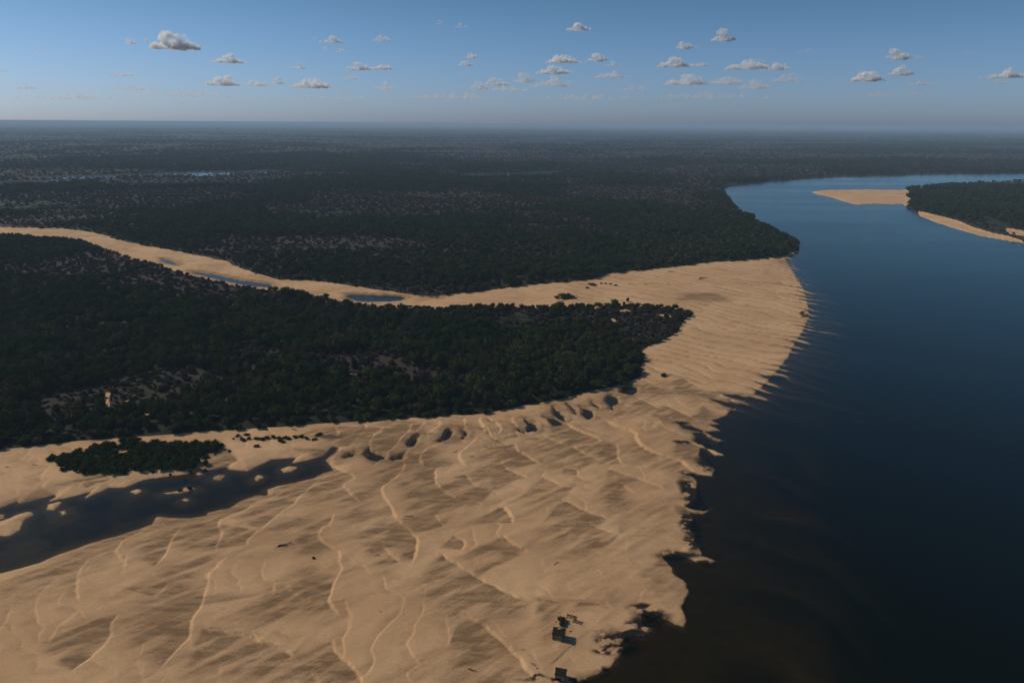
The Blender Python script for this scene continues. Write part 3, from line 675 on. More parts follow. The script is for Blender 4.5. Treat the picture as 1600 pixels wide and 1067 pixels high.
def tube(V, Fc, p0, p1, r0, r1, n=6):
    p0, p1 = Vector(p0), Vector(p1); d = (p1 - p0).normalized(); a = d.orthogonal().normalized(); c = d.cross(a); k = len(V)
    for p, r_ in ((p0, r0), (p1, r1)):
        for i in range(n):
            t = 2 * math.pi * i / n; V.append(tuple(p + a * (r_ * math.cos(t)) + c * (r_ * math.sin(t))))
    for i in range(n): Fc.append((k + i, k + (i + 1) % n, k + n + (i + 1) % n, k + n + i))
    Fc.append(tuple(k + i for i in range(n))[::-1]); Fc.append(tuple(k + n + i for i in range(n)))
def trunk_mesh(seed):
    r = random.Random(seed); V, Fc = [], []
    tube(V, Fc, (0, 0, -.12), (r.uniform(-.05, .05), r.uniform(-.05, .05), .45), .07, .045)
    for i in range(4):
        a = i * 1.6 + r.random(); tube(V, Fc, (0, 0, .35 + .04 * i), (.42 * math.cos(a), .42 * math.sin(a), .80 + .1 * r.random()), .034, .012, 5)
    return from_py('trunk', V, Fc, M_BARK)

TREES = [crown_mesh('crown', M_LEAF, 420, .085, .85, 100 + i, 6 + i % 3) for i in range(5)]
TRUNKS = [trunk_mesh(i) for i in range(3)]
LOWT = [crown_mesh('tree_cluster', M_LEAF, 110, .16, .75, 200 + i, 5) for i in range(4)]
LOWS = [crown_mesh('scrub_cluster', M_SCRUB, 110, .15, .55, 300 + i, 5) for i in range(4)]
SHRUBS = [crown_mesh('shrub', M_SHRUB, 260, .10, .7, 400 + i, 5) for i in range(4)]

def scatter(name, pts, scale, rotz, protos, label, cat):
    """one mass of plants: a point cloud that carries copies of the clusters"""
    me = bpy.data.meshes.new(name); me.vertices.add(len(pts)); me.vertices.foreach_set('co', pts.astype(np.float32).ravel())
    a = me.attributes.new('size', 'FLOAT_VECTOR', 'POINT'); a.data.foreach_set('vector', scale.astype(np.float32).ravel())
    a = me.attributes.new('turn', 'FLOAT', 'POINT'); a.data.foreach_set('value', rotz.astype(np.float32))
    ob = tag(mesh_obj(name, me), label, cat, kind='stuff')
    pc = bpy.data.collections.new(name + '_kinds')
    for p in protos: pc.objects.link(bpy.data.objects.new(p.name, p))
    ng = bpy.data.node_groups.new(name, 'GeometryNodeTree')
    ng.interface.new_socket('Geometry', in_out='INPUT', socket_type='NodeSocketGeometry')
    ng.interface.new_socket('Geometry', in_out='OUTPUT', socket_type='NodeSocketGeometry')
    N = ng.nodes; L = ng.links
    gi = N.new('NodeGroupInput'); go = N.new('NodeGroupOutput'); ip = N.new('GeometryNodeInstanceOnPoints')
    ci = N.new('GeometryNodeCollectionInfo'); ci.inputs[0].default_value = pc; ci.inputs['Separate Children'].default_value = True; ci.inputs['Reset Children'].default_value = True
    at = N.new('GeometryNodeInputNamedAttribute'); at.data_type = 'FLOAT_VECTOR'; at.inputs[0].default_value = 'size'
    at2 = N.new('GeometryNodeInputNamedAttribute'); at2.data_type = 'FLOAT'; at2.inputs[0].default_value = 'turn'
    cx = N.new('ShaderNodeCombineXYZ'); rv = N.new('FunctionNodeRandomValue'); rv.data_type = 'INT'
    ri = [s for s in rv.inputs if s.type == 'INT']
    ri[0].default_value = 0; ri[1].default_value = len(protos) - 1
    L.new(gi.outputs[0], ip.inputs['Points']); L.new(ci.outputs[0], ip.inputs['Instance']); ip.inputs['Pick Instance'].default_value = True
    L.new([s for s in rv.outputs if s.type == 'INT'][0], ip.inputs['Instance Index'])
    L.new(at2.outputs[0], cx.inputs[2]); L.new(cx.outputs[0], ip.inputs['Rotation']); L.new(at.outputs[0], ip.inputs['Scale'])
    L.new(ip.outputs[0], go.inputs[0])
    md = ob.modifiers.new('plants', 'NODES'); md.node_group = ng
    return ob

def sample_ring(r0, r1, spacing, half=R(47)):
    area = half * (r1 * r1 - r0 * r0); n = int(area / (spacing * spacing))
    # jittered grid, so neither stripes nor big gaps
    nr = max(1, int((r1 - r0) / spacing)); out = []
    for i in range(nr):
        r = r0 + (i + .5) * (r1 - r0) / nr; k = max(1, int(2 * half * r / spacing))
        t = (np.arange(k) + .5) / k * 2 * half - half
        rr = r + rng.uniform(-.55, .55, k) * spacing; tt = t + rng.uniform(-.55, .55, k) * spacing / r
        out.append(np.column_stack([rr * np.sin(tt), rr * np.cos(tt)]))
    return np.vstack(out)

tree_p, tree_s, scrub_p, scrub_s = [], [], [], []
for r0, r1, sp_, k in ((225, 480, 3.8, 1.0), (480, 900, 4.7, 1.05), (900, 1500, 6.3, 1.15), (1500, 3000, 10.5, 1.6), (3000, 6500, 25, 3.2), (6500, 15000, 62, 7.5)):
    q = sample_ring(r0, r1, sp_); x, y = q[:, 0], q[:, 1]
    g = ground_state(x, y)
    land = ((g['smask'] < .35) & ~g['inr'] & ~g['land3']) | (g['land3'] & ~g['sand3'] & (g['s3i'] < -5) & (g['sF3'] > 3))
    land &= (g['h'] > .2) & ~g['waterfar'] & (g['pale'] < .4)
    cl = fbm(x, y, 16 * k, 95, 3)
    rnd = rng.random(len(x))
    isT = land & (g['bank'] < .5) & (rnd > g['op'] * 1.32 + sst(.7, .95, g['op']) * .12 + (cl < .38) * .35 + .04)
    isS = land & ~isT & (rng.random(len(x)) < .62 - .38 * (g['op'] > .85) + .35 * (g['bank'] > .5))
    edge = np.where(g['land3'], g['sF3'], np.maximum(g['sF1'], -g['sSA']))
    fe = .5 + .5 * sst(2, 12, edge)
    tall = .62 + .75 * fbm(x, y, 45, 97, 3) * 1.1
    rad = (1.5 + 3.3 * rng.random(len(x)) ** 1.5) * k * (.55 + .45 * fe) * tall
    hh = rng.uniform(2.9, 5.0, len(x)) * (.8 + .2 * k if k < 2 else 1.3) * fe * tall
    # low growth on the tip of the near woodland
    tip = ell(x, y, 1010, 508, 62, 26, .4)
    rad *= 1 - .45 * tip; hh *= 1 - .6 * tip
    tree_p.append(np.column_stack([x, y, g['h'] - .1])[isT]); tree_s.append(np.column_stack([rad, rad, hh])[isT])
    r2 = rng.uniform(1.2, 2.6, len(x)) * k; h2 = rng.uniform(1.2, 2.6, len(x)) * min(k, 1.5)
    scrub_p.append(np.column_stack([x, y, g['h'] - .05])[isS]); scrub_s.append(np.column_stack([r2, r2, h2])[isS])
    if r0 == 225:                                  # low green bushes along the sand edge
        e2 = land & (edge < 7) & (rng.random(len(x)) < .8)
        j = rng.uniform(-1.5, 1.5, (int(e2.sum()), 2)); ex = np.column_stack([x[e2] + j[:, 0], y[e2] + j[:, 1], g['h'][e2] - .1])
        tree_p.append(ex); s_ = rng.uniform(1.0, 1.9, len(ex)); tree_s.append(np.column_stack([s_, s_, s_ * .9]))
for r0, r1, sp_, k in ((230, 620, 3.0, .7), (620, 1500, 5.0, 1.0), (1500, 2600, 9.0, 1.5)):
    q = sample_ring(r0, r1, sp_); x, y = q[:, 0], q[:, 1]
    keep = (fbm(x, y, 9 * k, 191, 3) > (.40 if r0 < 500 else .52)) & (sdf(x, y, RIV) < 0); x, y = x[keep], y[keep]
    g = ground_state(x, y)
    m = (((g['smask'] < .35) & ~g['inr'] & ~g['land3']) | (g['land3'] & ~g['sand3'] & (g['s3i'] < -5) & (g['sF3'] > 3))) & (g['h'] > .2) & ~g['waterfar'] & (g['pale'] < .3) & (g['op'] > .15)
    r2 = rng.uniform(.8, 1.9, len(x)) * k; h2 = rng.uniform(.7, 1.7, len(x)) * k
    scrub_p.append(np.column_stack([x, y, g['h'] - .05])[m]); scrub_s.append(np.column_stack([r2, r2, h2])[m])
tree_p = np.vstack(tree_p); tree_s = np.vstack(tree_s); scrub_p = np.vstack(scrub_p); scrub_s = np.vstack(scrub_s)

# the 300 trees that show largest stand as things of their own
dd = np.hypot(tree_p[:, 0], tree_p[:, 1]); az = np.abs(np.arctan2(tree_p[:, 0], tree_p[:, 1]))
bigness = tree_s[:, 0] / dd * (az < R(38)) * (tree_s[:, 0] > 1.6)
order = np.argsort(-bigness); solo = order[:290]; rest = np.ones(len(tree_p), bool); rest[solo] = False
TG = 'trees in the front rows of the near woodland'
def make_tree(i):
    t = empty('forest_tree', (0, 0, 0))
    tag(t, 'dark green leafy tree in the front rows of the near woodland behind the sandbank', 'tree', TG)
    mesh_obj('crown', TREES[i % 5], t); mesh_obj('trunk', TRUNKS[i % 3], t); return t
tree_protos = [make_tree(i) for i in range(5)]
def copy_thing(root):
    r = root.copy(); COL.objects.link(r)
    for ch in root.children:
        c = ch.copy(); COL.objects.link(c); c.parent = r
    return r
def place(o, p, s, rz):
    o.location = tuple(p); o.scale = tuple(s); o.rotation_euler = (0, 0, rz); return o
for n, i in enumerate(solo):
    o = tree_protos[n] if n < 5 else copy_thing(tree_protos[n % 5])
    place(o, tree_p[i], tree_s[i] * W([1, 1, 1.05]), rng.uniform(0, 6.28))
nearw = rest & (dd < 620); farw = rest & (dd >= 620)
def sc_(name, m, p, s, pr, label, cat):
    scatter(name, p[m], s[m], rng.uniform(0, 6.28, int(m.sum())), pr, label, cat)
sc_('woodland', nearw, tree_p, tree_s, TREES, 'dark green woodland covering the tongue of land behind the sandbank', 'woodland')
sc_('distant_forest', farw, tree_p, tree_s, LOWT, 'dark forest of the plain beyond the sandy channel up to the horizon', 'forest')
ds = np.hypot(scrub_p[:, 0], scrub_p[:, 1])
sc_('scrub', ds < 620, scrub_p, scrub_s, LOWS, 'grey brown scrub in the openings of the near woodland', 'scrub')
sc_('distant_scrub', ds >= 620, scrub_p, scrub_s, LOWS, 'grey brown scrub of the plain beyond the sandy channel', 'scrub')

# shrubs of the thicket on the sand bar left of the backwater
def gz(x, y):
    return float(ground_state(np.array([x], float), np.array([y], float))['h'][0])
THK = P([(88, 721), (105, 716), (125, 714), (160, 706), (200, 694), (250, 691), (292, 682), (337, 680), (367, 682), (362, 692), (332, 707), (312, 722), (310, 733), (275, 739), (250, 736),
         (215, 736), (175, 744), (150, 744), (130, 738), (105, 733), (98, 727)])
HOLE = P([(160, 711), (180, 706), (205, 708), (204, 712), (185, 715), (165, 714)])
def make_shrub(i, label, group, name='shrub'):
    o = mesh_obj(name, SHRUBS[i % 4]); return tag(o, label, 'shrub', group)
lo, hi = THK.min(0), THK.max(0)
gx, gy = np.meshgrid(np.arange(lo[0], hi[0], 1.75), np.arange(lo[1], hi[1], 1.9)); gx = gx.ravel() + rng.uniform(-.8, .8, gx.size); gy = gy.ravel() + rng.uniform(-.8, .8, gy.size)
ok = (sdf(gx, gy, THK) > rng.uniform(-2.2, 1.0, gx.size) + (fbm(gx, gy, 5, 12, 2) - .5) * 4) & (sdf(gx, gy, HOLE) < 0) & (rng.random(len(gx)) < .92)
gx, gy = gx[ok], gy[ok]; gh = ground_state(gx, gy)['h']
pr = [make_shrub(i, 'leafy green shrub within the long thicket on the sand left of the backwater', 'shrubs of the thicket by the backwater') for i in range(4)]
for n in range(min(285, len(gx))):
    o = pr[n] if n < 4 else pr[n % 4].copy()
    if n >= 4: COL.objects.link(o)
    s = rng.uniform(1.2, 2.1); place(o, (gx[n], gy[n], gh[n] - .08), (s, s, s * rng.uniform(.8, 1.25)), rng.uniform(0, 6.28))

for u, v in ((372, 684), (366, 690), (378, 687), (340, 709), (338, 714), (326, 719), (318, 728), (322, 734), (300, 739), (265, 742), (240, 740), (196, 744), (141, 741), (120, 739), (112, 737), (90, 718), (82, 722), (100, 712), (348, 700), (385, 683)):
    c = px(u + random.uniform(-2, 2), v + random.uniform(-1, 1)); o = make_shrub(random.randint(0, 3), 'small straggling shrub on open sand round the rim of the long thicket', 'straggling shrubs round the thicket')
    s = random.uniform(.5, 1.1); place(o, (c[0], c[1], gz(*c) - .06), (s * 1.3, s, s * .7), random.uniform(0, 6))
def bush(u, v, wpx, hm, label, group=None, n=1, name='shrub'):
    """a single bush of wpx photograph pixels in width"""
    c = px(u, v); wm = abs(px(u + wpx / 2, v)[0] - px(u - wpx / 2, v)[0]) / 2
    o = make_shrub(random.randint(0, 3), label, group, name); place(o, (c[0], c[1], gz(*c) - .08), (wm, wm * .9, hm * .8), random.uniform(0, 6)); return o
bush(883, 468, 30, 3.4, 'large round dark bush alone on the pale beach between the two woodlands')
bush(871, 469, 12, 2.0, 'small dark bush touching the left flank of the round bush on the pale beach')
bush(1037, 590, 13, 1.6, 'compact dark bush alone on open sand just right of the woodland corner')
bush(1074, 491, 16, 1.8, 'low spreading bush at the outermost tip of the near woodland')
bush(1062, 489, 14, 1.8, 'low bush just inside the outermost tip of the near woodland')
bush(981, 474, 7, 3.0, 'small upright tree-like bush on the upper rim of the near woodland tip', name='shrub')
bush(96, 731, 10, .8, 'bright green small plant on sand just off the left end of the thicket')
bush(490, 876, 7, .6, 'small yellow green plant alone in the middle of the big sandbank', name='plant')
bush(297, 765, 9, 1.0, 'small bush on the narrow sand islet in the backwater')
bush(282, 767, 10, .5, 'low mat of green plants on the narrow sand islet in the backwater', name='plant')
bush(289, 749, 10, .7, 'dark green plant standing in the water at the thicket end of the backwater', name='plant')
bush(288, 755, 6, .5, 'lower dark green plant standing in the water below the thicket', name='plant')
SG = 'shrubs in the thin strip between thicket and sandbank'
for u, v, w in ((402, 690, 12), (410, 691, 12), (418, 689, 12), (427, 688, 12), (436, 690, 12), (445, 689, 12), (452, 690, 10), (461, 688, 10), (470, 687, 12), (479, 690, 10), (440, 694, 14), (402, 702, 10), (390, 690, 9), (380, 692, 12)):
    bush(u, v, w, 1.1, 'low shrub in the thin green strip running right from the thicket over pale sand', SG)
bush(499, 683, 14, .9, 'flat dark shrub at the right end of the thin green strip')
bush(492, 691, 10, .8, 'small shrub just below the right end of the thin green strip')
bush(359, 709, 7, .8, 'small round shrub on pale sand right of the thicket')
bush(416, 675, 8, .6, 'small tuft of plants at the woodland foot above the thin green strip')
bush(877, 974, 15, 1.5, 'dark bush directly behind the larger square shelter on the sandbank')
bush(877, 980, 12, 1.3, 'small bush pressed against the back wall of the larger square shelter')
for u, v, w, l in ((925, 448, 20, 'flat green scrub patch in the long hollow on the far beach'), (917, 453, 9, 'small dark bush at the left end of the hollow on the far beach'), (962, 449, 7, 'dark bush at the start of the dark debris line on the far beach'),
                   (939, 446, 6, 'small bush at the top end of the hollow on the far beach'), (946, 446, 6, 'tiny bush right of the top end of the hollow on the far beach'), (954, 447, 7, 'small bush before the debris line on the far beach')):
    bush(u, v, w, 1.0, l)

# driftwood
def drift_mesh(seed, L=1.0, forks=3, thick=.07):
    r = random.Random(seed); V, Fc = [], []
    p = Vector((-L, 0, thick)); d = Vector((1, r.uniform(-.15, .15), 0))
    for i in range(4):
        q = p + d.normalized() * (L / 2) + Vector((0, r.uniform(-.12, .12), r.uniform(0, .05))); tube(V, Fc, p, q, thick * (1 - i * .18), thick * (.82 - i * .18)); 
        if i < forks:
            a = r.choice((-1, 1)) * r.uniform(.5, 1.1); e = q + Vector((math.cos(a), math.sin(a), r.uniform(.1, .6))) * L * r.uniform(.3, .6)
            tube(V, Fc, q, e, thick * .5, thick * .15, 5)
            e2 = q + Vector((math.cos(a * .4), math.sin(a * .6), .35)) * L * r.uniform(.2, .5); tube(V, Fc, q, e2, thick * .35, thick * .12, 5)
        p = q
    return from_py('driftwood', V, Fc, M_DRIFT)
DR = [drift_mesh(i, 1.0, 3, .10) for i in range(4)]
def drift(u, v, wpx, label, ang=0.0, k=1.0):
    c = px(u, v); wm = abs(px(u + wpx / 2, v)[0] - px(u - wpx / 2, v)[0]) / 2
    o = mesh_obj('driftwood', DR[random.randint(0, 3)]); tag(o, label, 'driftwood'); place(o, (c[0], c[1], gz(*c) - .02), (wm, wm * 1.2, wm * k), ang); return o
for a in ((446, 857, 22, 'black branching driftwood on the middle of the sandbank, its largest', .15, 1.3), (433, 859, 6, 'small reddish stub beside the black branching driftwood', .5), (590, 872, 8, 'short dark stick right of the small yellow green plant', -.3),
          (595, 959, 6, 'tiny dark stick in the lower middle of the sandbank', -.4), (737, 1051, 13, 'dark driftwood piece near the lower edge of the sandbank', -.6, 1.4), (833, 1042, 10, 'dark lumpy driftwood on a crest beside the small shelter', -.6, 1.5),
          (818, 1020, 6, 'thin stick on the slope left of the small shelter', 0), (508, 996, 4, 'tiny dark chip in the lower sandbank below the long crest', 0), (733, 920, 4, 'small dark chip on the darker slope left of the shelters', 0),
          (332, 855, 11, 'thin straight stick on the sand below the backwater', .3, .5), (638, 811, 16, 'long thin stick lying flat on the middle sandbank', .3, .4), (712, 711, 10, 'thin pale stick below the row of dark pools', .6, .5), (738, 719, 7, 'short dark stick below the row of dark pools', .2),
          (870, 884, 12, 'long thin stick near the right part of the sandbank', .8, .4), (55, 730, 10, 'straight dark log on the pale sand left of the thicket', -.1, .7), (13, 734, 7, 'short dark log at the left border of the pale sand', 0, 1.2), (30, 713, 4, 'tiny dark stub on the orange sand strip below the woodland', 0),
          (3, 725, 3, 'tiny chip at the far left of the pale sand', 0), (87, 725, 4, 'small reddish stub left of the thicket', 0), (1050, 427, 14, 'thin dark debris on the far beach just below the forest edge', 0, .6), (1028, 435, 7, 'small dark debris left of the big far log', 0, .6), (1099, 437, 14, 'big dark log on the far beach, the largest there', .2, 1.0),
          (1096, 439, 10, 'dark root mass beside the big log on the far beach', .4, 1), (986, 446, 9, 'dark sticks at the left half of the debris line on the far beach', .2, .6), (1010, 447, 8, 'dark stick ending the debris line on the far beach', .2, .8), (1018, 446, 7, 'short stick right of the debris line on the far beach', 0, .7),
          (1045, 447, 6, 'small stick below the big far log', .4), (1081, 455, 5, 'tiny stick between the big far log and the brown stain', 0), (1104, 479, 8, 'dark stick beyond the woodland tip, nearest the brown stain', .1, .6), (1097, 488, 7, 'pair of dark sticks beyond the woodland tip', 0, .7), (1167, 478, 5, 'lone dark chip on the beach right of the brown stain', 0),
          (1257, 490, 12, 'black drift pile at the ragged water edge, upper of two', 0, 2.0), (1256, 497, 9, 'black drift pile at the ragged water edge, lower of two', 0, 2.0), (1236, 491, 4, 'dark chip left of the two black drift piles', 0), (1106, 544, 8, 'dark stick in the middle of the broad beach', 0, .5), (1092, 541, 4, 'small dark chip in the middle of the broad beach', 0),
          (1194, 568, 6, 'slanted dark stick near the finger shaped sand edge', -.7, .6), (1027, 566, 4, 'dark chip above the lone compact bush', 0), (1047, 588, 9, 'thin twigs sticking out right of the lone compact bush', .2, .8), (877, 474, 12, 'thin dark debris line under the large round bush', 0, .5), (459, 676, 12, 'curved dark branch on pale sand above the thin green strip', -.8, 1),
          (1009, 933, 3, 'small reddish stick near the black mud tongue', 0), (912, 982, 4, 'dark chip right of the pole rack', 0), (867, 1004, 3, 'dark chip below the larger shelter', 0), (1015, 960, 16, 'black tangled branches in the muddy notch of the shore', -.4, 1.5), (1028, 962, 10, 'black upright roots at the end of the muddy notch', .4, 2.0),
          (948, 1052, 9, 'black stump at the lower water edge', .3, 2.5)):
    drift(*a)

# shelters
def box(V, Fc, c, s, rz=0.0, tilt=0.0):
    k = len(V); ca, sa = math.cos(rz), math.sin(rz)
    for dz in (-.5, .5):
        for dx, dy in ((-.5, -.5), (.5, -.5), (.5, .5), (-.5, .5)):
            X, Y, Zz = dx * s[0], dy * s[1], dz * s[2] + dx * s[0] * tilt
            V.append((c[0] + X * ca - Y * sa, c[1] + X * sa + Y * ca, c[2] + Zz))
    Fc += [tuple(k + i for i in f) for f in ((3, 2, 1, 0), (4, 5, 6, 7), (0, 1, 5, 4), (1, 2, 6, 5), (2, 3, 7, 6), (3, 0, 4, 7))]
def thatch_roof(w, d, z, seed, thick=.22, sparse=1.0):
    r = random.Random(seed); V, Fc = [], []
    if sparse >= 1: box(V, Fc, (0, 0, z), (w, d, thick))
    for _ in range(int(260 * sparse)):                      # ragged palm fronds lying over each other
        x, y = r.uniform(-w / 2, w / 2), r.uniform(-d / 2, d / 2); a = r.gauss(0, .35) + (0 if r.random() < .5 else math.pi)
        L, b_ = r.uniform(.3, .6), r.uniform(.03, .08); zz = z + thick / 2 + r.uniform(0, .08)
        dx, dy = math.cos(a) * L / 2, math.sin(a) * L / 2; nx_, ny_ = -math.sin(a) * b_, math.cos(a) * b_; k = len(V)
        V += [(x - dx - nx_, y - dy - ny_, zz), (x + dx - nx_, y + dy - ny_, zz - .05), (x + dx + nx_, y + dy + ny_, zz - .03), (x - dx + nx_, y - dy + ny_, zz + .03)]
        Fc.append((k, k + 1, k + 2, k + 3))
    return V, Fc
def shelter(u, v, w, d, z, rz, label, seed, walls=True, sparse=1.0):
    c = px(u, v); t = empty('beach_shelter', (c[0], c[1], gz(*c)), rz); tag(t, label, 'shelter')
    mesh_obj('roof', from_py('roof', *thatch_roof(w, d, z, seed, .2 if sparse >= 1 else .04, sparse), M_THATCH), t)
    for sx in (-1, 1):
        for sy in (-1, 1):
            V, Fc = [], []; tube(V, Fc, (sx * (w / 2 - .15), sy * (d / 2 - .15), -.3), (sx * (w / 2 - .15), sy * (d / 2 - .15), z), .06, .05); mesh_obj('post', from_py('post', V, Fc, M_POLE), t)
    for sy in (-1, 1):
        V, Fc = [], []; tube(V, Fc, (-w / 2 - .1, sy * (d / 2 - .15), z - .14), (w / 2 + .1, sy * (d / 2 - .15), z - .12), .045, .04); mesh_obj('beam', from_py('beam', V, Fc, M_POLE), t)
    if sparse < 1:
        for k in range(9):
            V, Fc = [], []; x = -w / 2 + (k + .5) * w / 9; tube(V, Fc, (x, -d / 2, z), (x + .05, d / 2, z), .05, .04, 5); mesh_obj('roof_pole', from_py('roof_pole', V, Fc, M_POLE), t)
    if walls:
        for sy, ww in ((1, w - .3),):
            V, Fc = [], []
            for k in range(int(ww / .12)): box(V, Fc, (-ww / 2 + (k + .5) * .12, sy * (d / 2 - .15), z * .5 - .05), (.10, .05, z - .2))
            mesh_obj('back_wall', from_py('back_wall', V, Fc, M_THATCH), t)
        V, Fc = [], []
        for k in range(int((d - .4) / .12)): box(V, Fc, (-w / 2 + .12, -d / 2 + .25 + (k + .5) * .12, z * .5 - .05), (.05, .10, z - .2))
        mesh_obj('side_wall', from_py('side_wall', V, Fc, M_THATCH), t)
    return t
t1 = shelter(873, 1000, 3.0, 2.6, 1.75, R(-14), 'larger brown thatched shelter on the sandbank with a pale patch on its roof', 3)
V, Fc = [], []; box(V, Fc, (-.1, .8, 1.98), (.75, .28, .04), .1); mesh_obj('roof_sheet', from_py('roof_sheet', V, Fc, M_TARP), t1)
shelter(876, 1060, 2.5, 2.2, 1.6, R(-12), 'smaller plain brown thatched shelter nearest the lower edge of the picture', 4)
shelter(893, 973, 2.6, 1.2, 1.2, R(-22), 'low open rack of poles with gappy brush roof, above the two shelters', 6, False, .25)
def litter(u, v, label, mat, s):
    c = px(u, v); V, Fc = [], []; tube(V, Fc, (-s, 0, s * .5), (s, .1, s * .5), s * .45, s * .5, 8); box(V, Fc, (0, s * .6, s * .25), (s * 1.3, s * .6, s * .5), .4)
    o = mesh_obj('bundle', from_py('bundle', V, Fc, mat)); o.location = (c[0], c[1], gz(*c)); tag(o, label, 'bundle')
litter(891, 990, 'small dull red bundle on sand right of the larger shelter', M_CLOTH, .22)
litter(868, 975, 'small reddish bundle on sand left of the bush behind the larger shelter', M_CLOTH, .18)
litter(838, 1048, 'small pale bundle on the crest beside the dark lumpy driftwood', M_TARP, .2)

# ------------------------------------------------------------------ clouds: real bodies of droplets far away
def cloud_mat(name, dens, size):
    m, nt = nodes(name); b = NB(nt)
    v = b.n('ShaderNodeVolumePrincipled'); v.inputs['Color'].default_value = (.99, .99, .99, 1); v.inputs['Density'].default_value = dens; v.inputs['Anisotropy'].default_value = .2
    tc = b.n('ShaderNodeTexCoord')
    nn = b.noise(1.0 / size, 5, .62, b.mapping(tc.outputs['Object'], (1, .7, 1.2)), .4)
    b.L(b.math('MULTIPLY', b.ramp(nn, .40, .60), dens * 1.9), v.inputs['Density'])
    o = b.n('ShaderNodeOutputMaterial'); b.L(v.outputs[0], o.inputs['Volume']); return m
def cloud(u, v, w, h, k, label):
    """(u, v) the middle, w and h in photograph pixels, k how dense it reads"""
    base_z = 1500.0
    d = FW + RT * (u - 800) / FPX + UP * (533.5 - (v + h / 2)) / FPX
    t = min((base_z - H) / max(d[2], .02), 42000)
    c = W([0, 0, H]) + d * t
    s = t / FPX; wm, hm = w * s, h * s
    key = round(k, 1)
    dens = .0088 * k * (800 / max(hm, 150)) ** .8
    mat = cloud_mat('cloud_droplets', dens, max(hm * .32, 60))
    r = np.random.default_rng(int(u * 7 + v)); bm = bmesh.new()
    n = int(6 + w / 3.2)
    for i in range(n):
        fx = (i + .5) / n * 2 - 1 + r.uniform(-.12, .12)
        env = max(.15, (1 - abs(fx) ** 1.6)) * (.55 + .45 * math.sin(u + i * 1.7) ** 2)
        for j in range(1 + int(env * 2.2)):
            rad = hm * r.uniform(.16, .30) * (.55 + .55 * env)
            z = rad * .5 + r.uniform(0, 1) * max(0, hm * env - rad * 1.3)
            if j == 0: z = rad * .45
            mt = Matrix.Translation((fx * (wm / 2 - rad), r.uniform(-.25, .25) * wm * .5, z)) @ Matrix.Diagonal((r.uniform(1, 1.7), 1.1, r.uniform(.7, 1), 1)) @ Matrix.Rotation(r.uniform(0, 3), 4, 'Z')
            bmesh.ops.create_icosphere(bm, subdivisions=3, radius=rad, matrix=mt)
    me = bpy.data.meshes.new('cloud'); bm.to_mesh(me); bm.free()
    co = np.empty(len(me.vertices) * 3); me.vertices.foreach_get('co', co); co = co.reshape(-1, 3)
    q = hm
    for f, a in ((3.2, .13), (7.5, .07), (17, .035)):
        X, Y, Z_ = co[:, 0] / q * f, co[:, 1] / q * f, co[:, 2] / q * f
        co[:, 0] += (vnoise(X + Y * .7, Z_ - Y * .5, 3) - .5) * 2 * a * q; co[:, 1] += (vnoise(Y + Z_ * .6, X, 5) - .5) * 2 * a * q; co[:, 2] += (vnoise(X - Y * .6, Z_ + Y * .3, 8) - .5) * 2 * a * q
    co[:, 2] = np.where(co[:, 2] < 0, co[:, 2] * .25, co[:, 2])
    me.vertices.foreach_set('co', co.ravel()); me.update()
    me.materials.append(mat); o = mesh_obj('cloud', me)
    rm = o.modifiers.new('merge', 'REMESH'); rm.mode = 'VOXEL'; rm.voxel_size = max(hm / 34, wm / 130)
    o.location = tuple(c); o.rotation_euler = (0, 0, -math.atan2(d[0], d[1]))
    return tag(o, label, 'cloud')
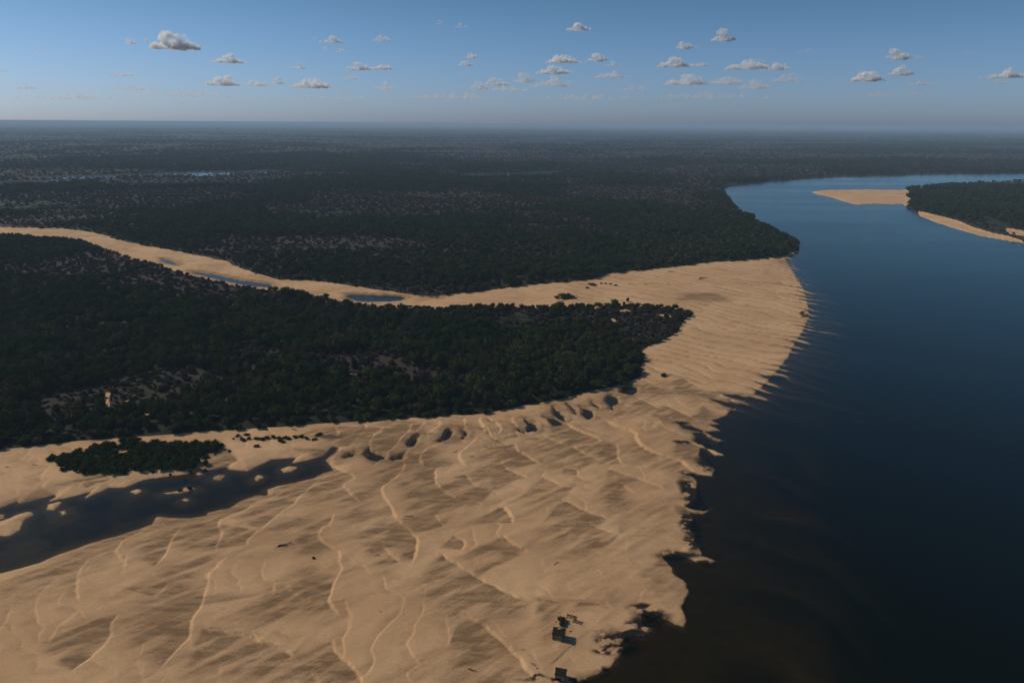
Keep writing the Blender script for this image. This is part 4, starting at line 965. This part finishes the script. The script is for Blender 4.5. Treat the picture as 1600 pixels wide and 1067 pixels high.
CL = [(272, 59, 70, 36, .9, 'largest bright white cumulus, alone high in the sky over the left plain'), (203, 63, 20, 11, .6, 'small white puff left of the largest cumulus'), (228, 61, 9, 10, .5, 'wispy puff touching the left side of the largest cumulus'),
      (61, 78, 15, 9, .3, 'faint tiny puff high over the left end of the plain'), (358, 90, 58, 17, .6, 'flat white cloud just right of and below the largest cumulus'), (192, 114, 52, 10, .3, 'faint flat cloud low under the largest cumulus'), (40, 134, 40, 10, .2, 'very faint low cloud far left above the horizon'),
      (3, 110, 14, 8, .25, 'faint cloud cut by the left end of the view'), (520, 61, 42, 13, .5, 'loose cloud with two puffs above the wide twin cloud'), (508, 75, 12, 8, .4, 'tiny puff hanging under the loose double cloud'), (533, 78, 24, 8, .4, 'small flat puff under the right half of the loose double cloud'),
      (492, 59, 12, 6, .3, 'tiny wisp left of the loose double cloud'), (466, 102, 26, 12, .4, 'small rounded puff left of the wide twin cloud'), (437, 104, 12, 5, .2, 'faintest wisp left of the small rounded puff'), (562, 101, 42, 17, .7, 'left half of the wide twin cloud over the middle left plain'), (598, 102, 34, 14, .6, 'right half of the wide twin cloud over the middle left plain'),
      (598, 59, 32, 11, .35, 'pale wispy cloud above the wide twin cloud'), (350, 124, 50, 20, .5, 'left hump of the long low cloud bank'), (400, 128, 50, 13, .3, 'thin middle of the long low cloud bank'), (434, 126, 30, 11, .35, 'small crest right of the middle of the long low cloud bank'), (488, 127, 72, 21, .5, 'right hump of the long low cloud bank'),
      (210, 135, 100, 12, .12, 'pale haze-like streak of cloud low over the left plain'), (550, 120, 34, 9, .25, 'faint flat cloud below the wide twin cloud'), (600, 133, 34, 16, .2, 'faint tattered cloud low right of the long bank'), (687, 34, 14, 8, .25, 'faint small puff at the upper middle, left of a pair'), (720, 39, 24, 9, .35, 'small flat puff at the upper middle, right of a pair'),
      (735, 84, 24, 15, .5, 'upper puff of the upright narrow cloud over the middle plain'), (729, 97, 26, 12, .5, 'lower puff of the upright narrow cloud over the middle plain'), (748, 132, 30, 17, .35, 'low round cloud under the upright narrow cloud'), (775, 126, 50, 16, .3, 'low faint bank right of the upright narrow cloud'), (904, 41, 40, 15, .7, 'neat white puff high above the middle, flat below'),
      (880, 90, 66, 17, .6, 'long white cloud right of the middle, upper row'), (934, 88, 34, 16, .6, 'white hump right of the long upper row cloud'), (957, 99, 30, 8, .4, 'small tail at the right end of the upper row cloud'), (866, 107, 60, 17, .6, 'white lumpy cloud in the second row right of the middle'), (955, 115, 60, 13, .4, 'flat cloud in the second row, right of the lumpy one'),
      (818, 118, 34, 22, .3, 'faint left end of the second row of clouds'), (865, 127, 90, 18, .18, 'faint veil under the second row of clouds'), (990, 137, 60, 10, .15, 'faintest low cloud right of the second row'), (1130, 54, 38, 21, .7, 'bright upright puff high over the right half'), (1068, 67, 28, 19, .7, 'bright pointed puff left of the bright upright puff'),
      (1088, 72, 20, 5, .3, 'thin tail right of the bright pointed puff'), (1052, 95, 56, 20, .7, 'thick white cloud at the left of the right hand group'), (1090, 99, 40, 10, .4, 'thin right arm of the thick white cloud in the right hand group'), (1168, 95, 70, 26, .55, 'big domed cloud in the middle of the right hand group'), (1215, 102, 44, 15, .5, 'right shoulder of the big domed cloud'),
      (1070, 121, 76, 23, .4, 'lower lumpy cloud bank of the right hand group'), (1135, 122, 60, 20, .3, 'faint right part of the lower cloud bank in the right hand group'), (1180, 130, 60, 18, .18, 'faint veil at the bottom of the right hand group'), (1260, 77, 30, 8, .15, 'barely visible streak between the two right hand groups'),
      (1402, 81, 38, 24, .7, 'bright puff at the top of the far right group'), (1430, 88, 30, 8, .3, 'thin tail of the top puff in the far right group'), (1355, 115, 48, 24, .8, 'bright left cloud of the far right group'), (1408, 109, 40, 18, .6, 'middle lump of the far right group'), (1440, 129, 50, 9, .3, 'flat low tail of the far right group'),
      (1510, 82, 50, 7, .12, 'faint streak above and right of the far right group'), (1572, 114, 72, 16, .55, 'long flat white cloud at the right end of the view'), (1560, 126, 50, 10, .2, 'faint shadowy base under the long flat cloud at the right end')]
CL += [(120, 150, 190, 12, .10, 'long pale streak just above the far left horizon'), (300, 146, 220, 12, .12, 'long pale streak under the long low cloud bank'), (520, 150, 180, 11, .10, 'pale streak low between the two left cloud groups'), (700, 148, 200, 13, .12, 'pale streak low over the middle plain'),
       (920, 150, 220, 12, .12, 'pale streak low right of the middle'), (1110, 148, 220, 13, .12, 'pale streak under the right hand group of clouds'), (1380, 146, 200, 11, .10, 'pale streak under the far right group of clouds'), (790, 137, 110, 12, .2, 'thin ragged bank low right of the upright narrow cloud'), (1230, 118, 60, 20, .18, 'faint puffy remnant between the two right hand groups')]
for c in CL: cloud(*c)
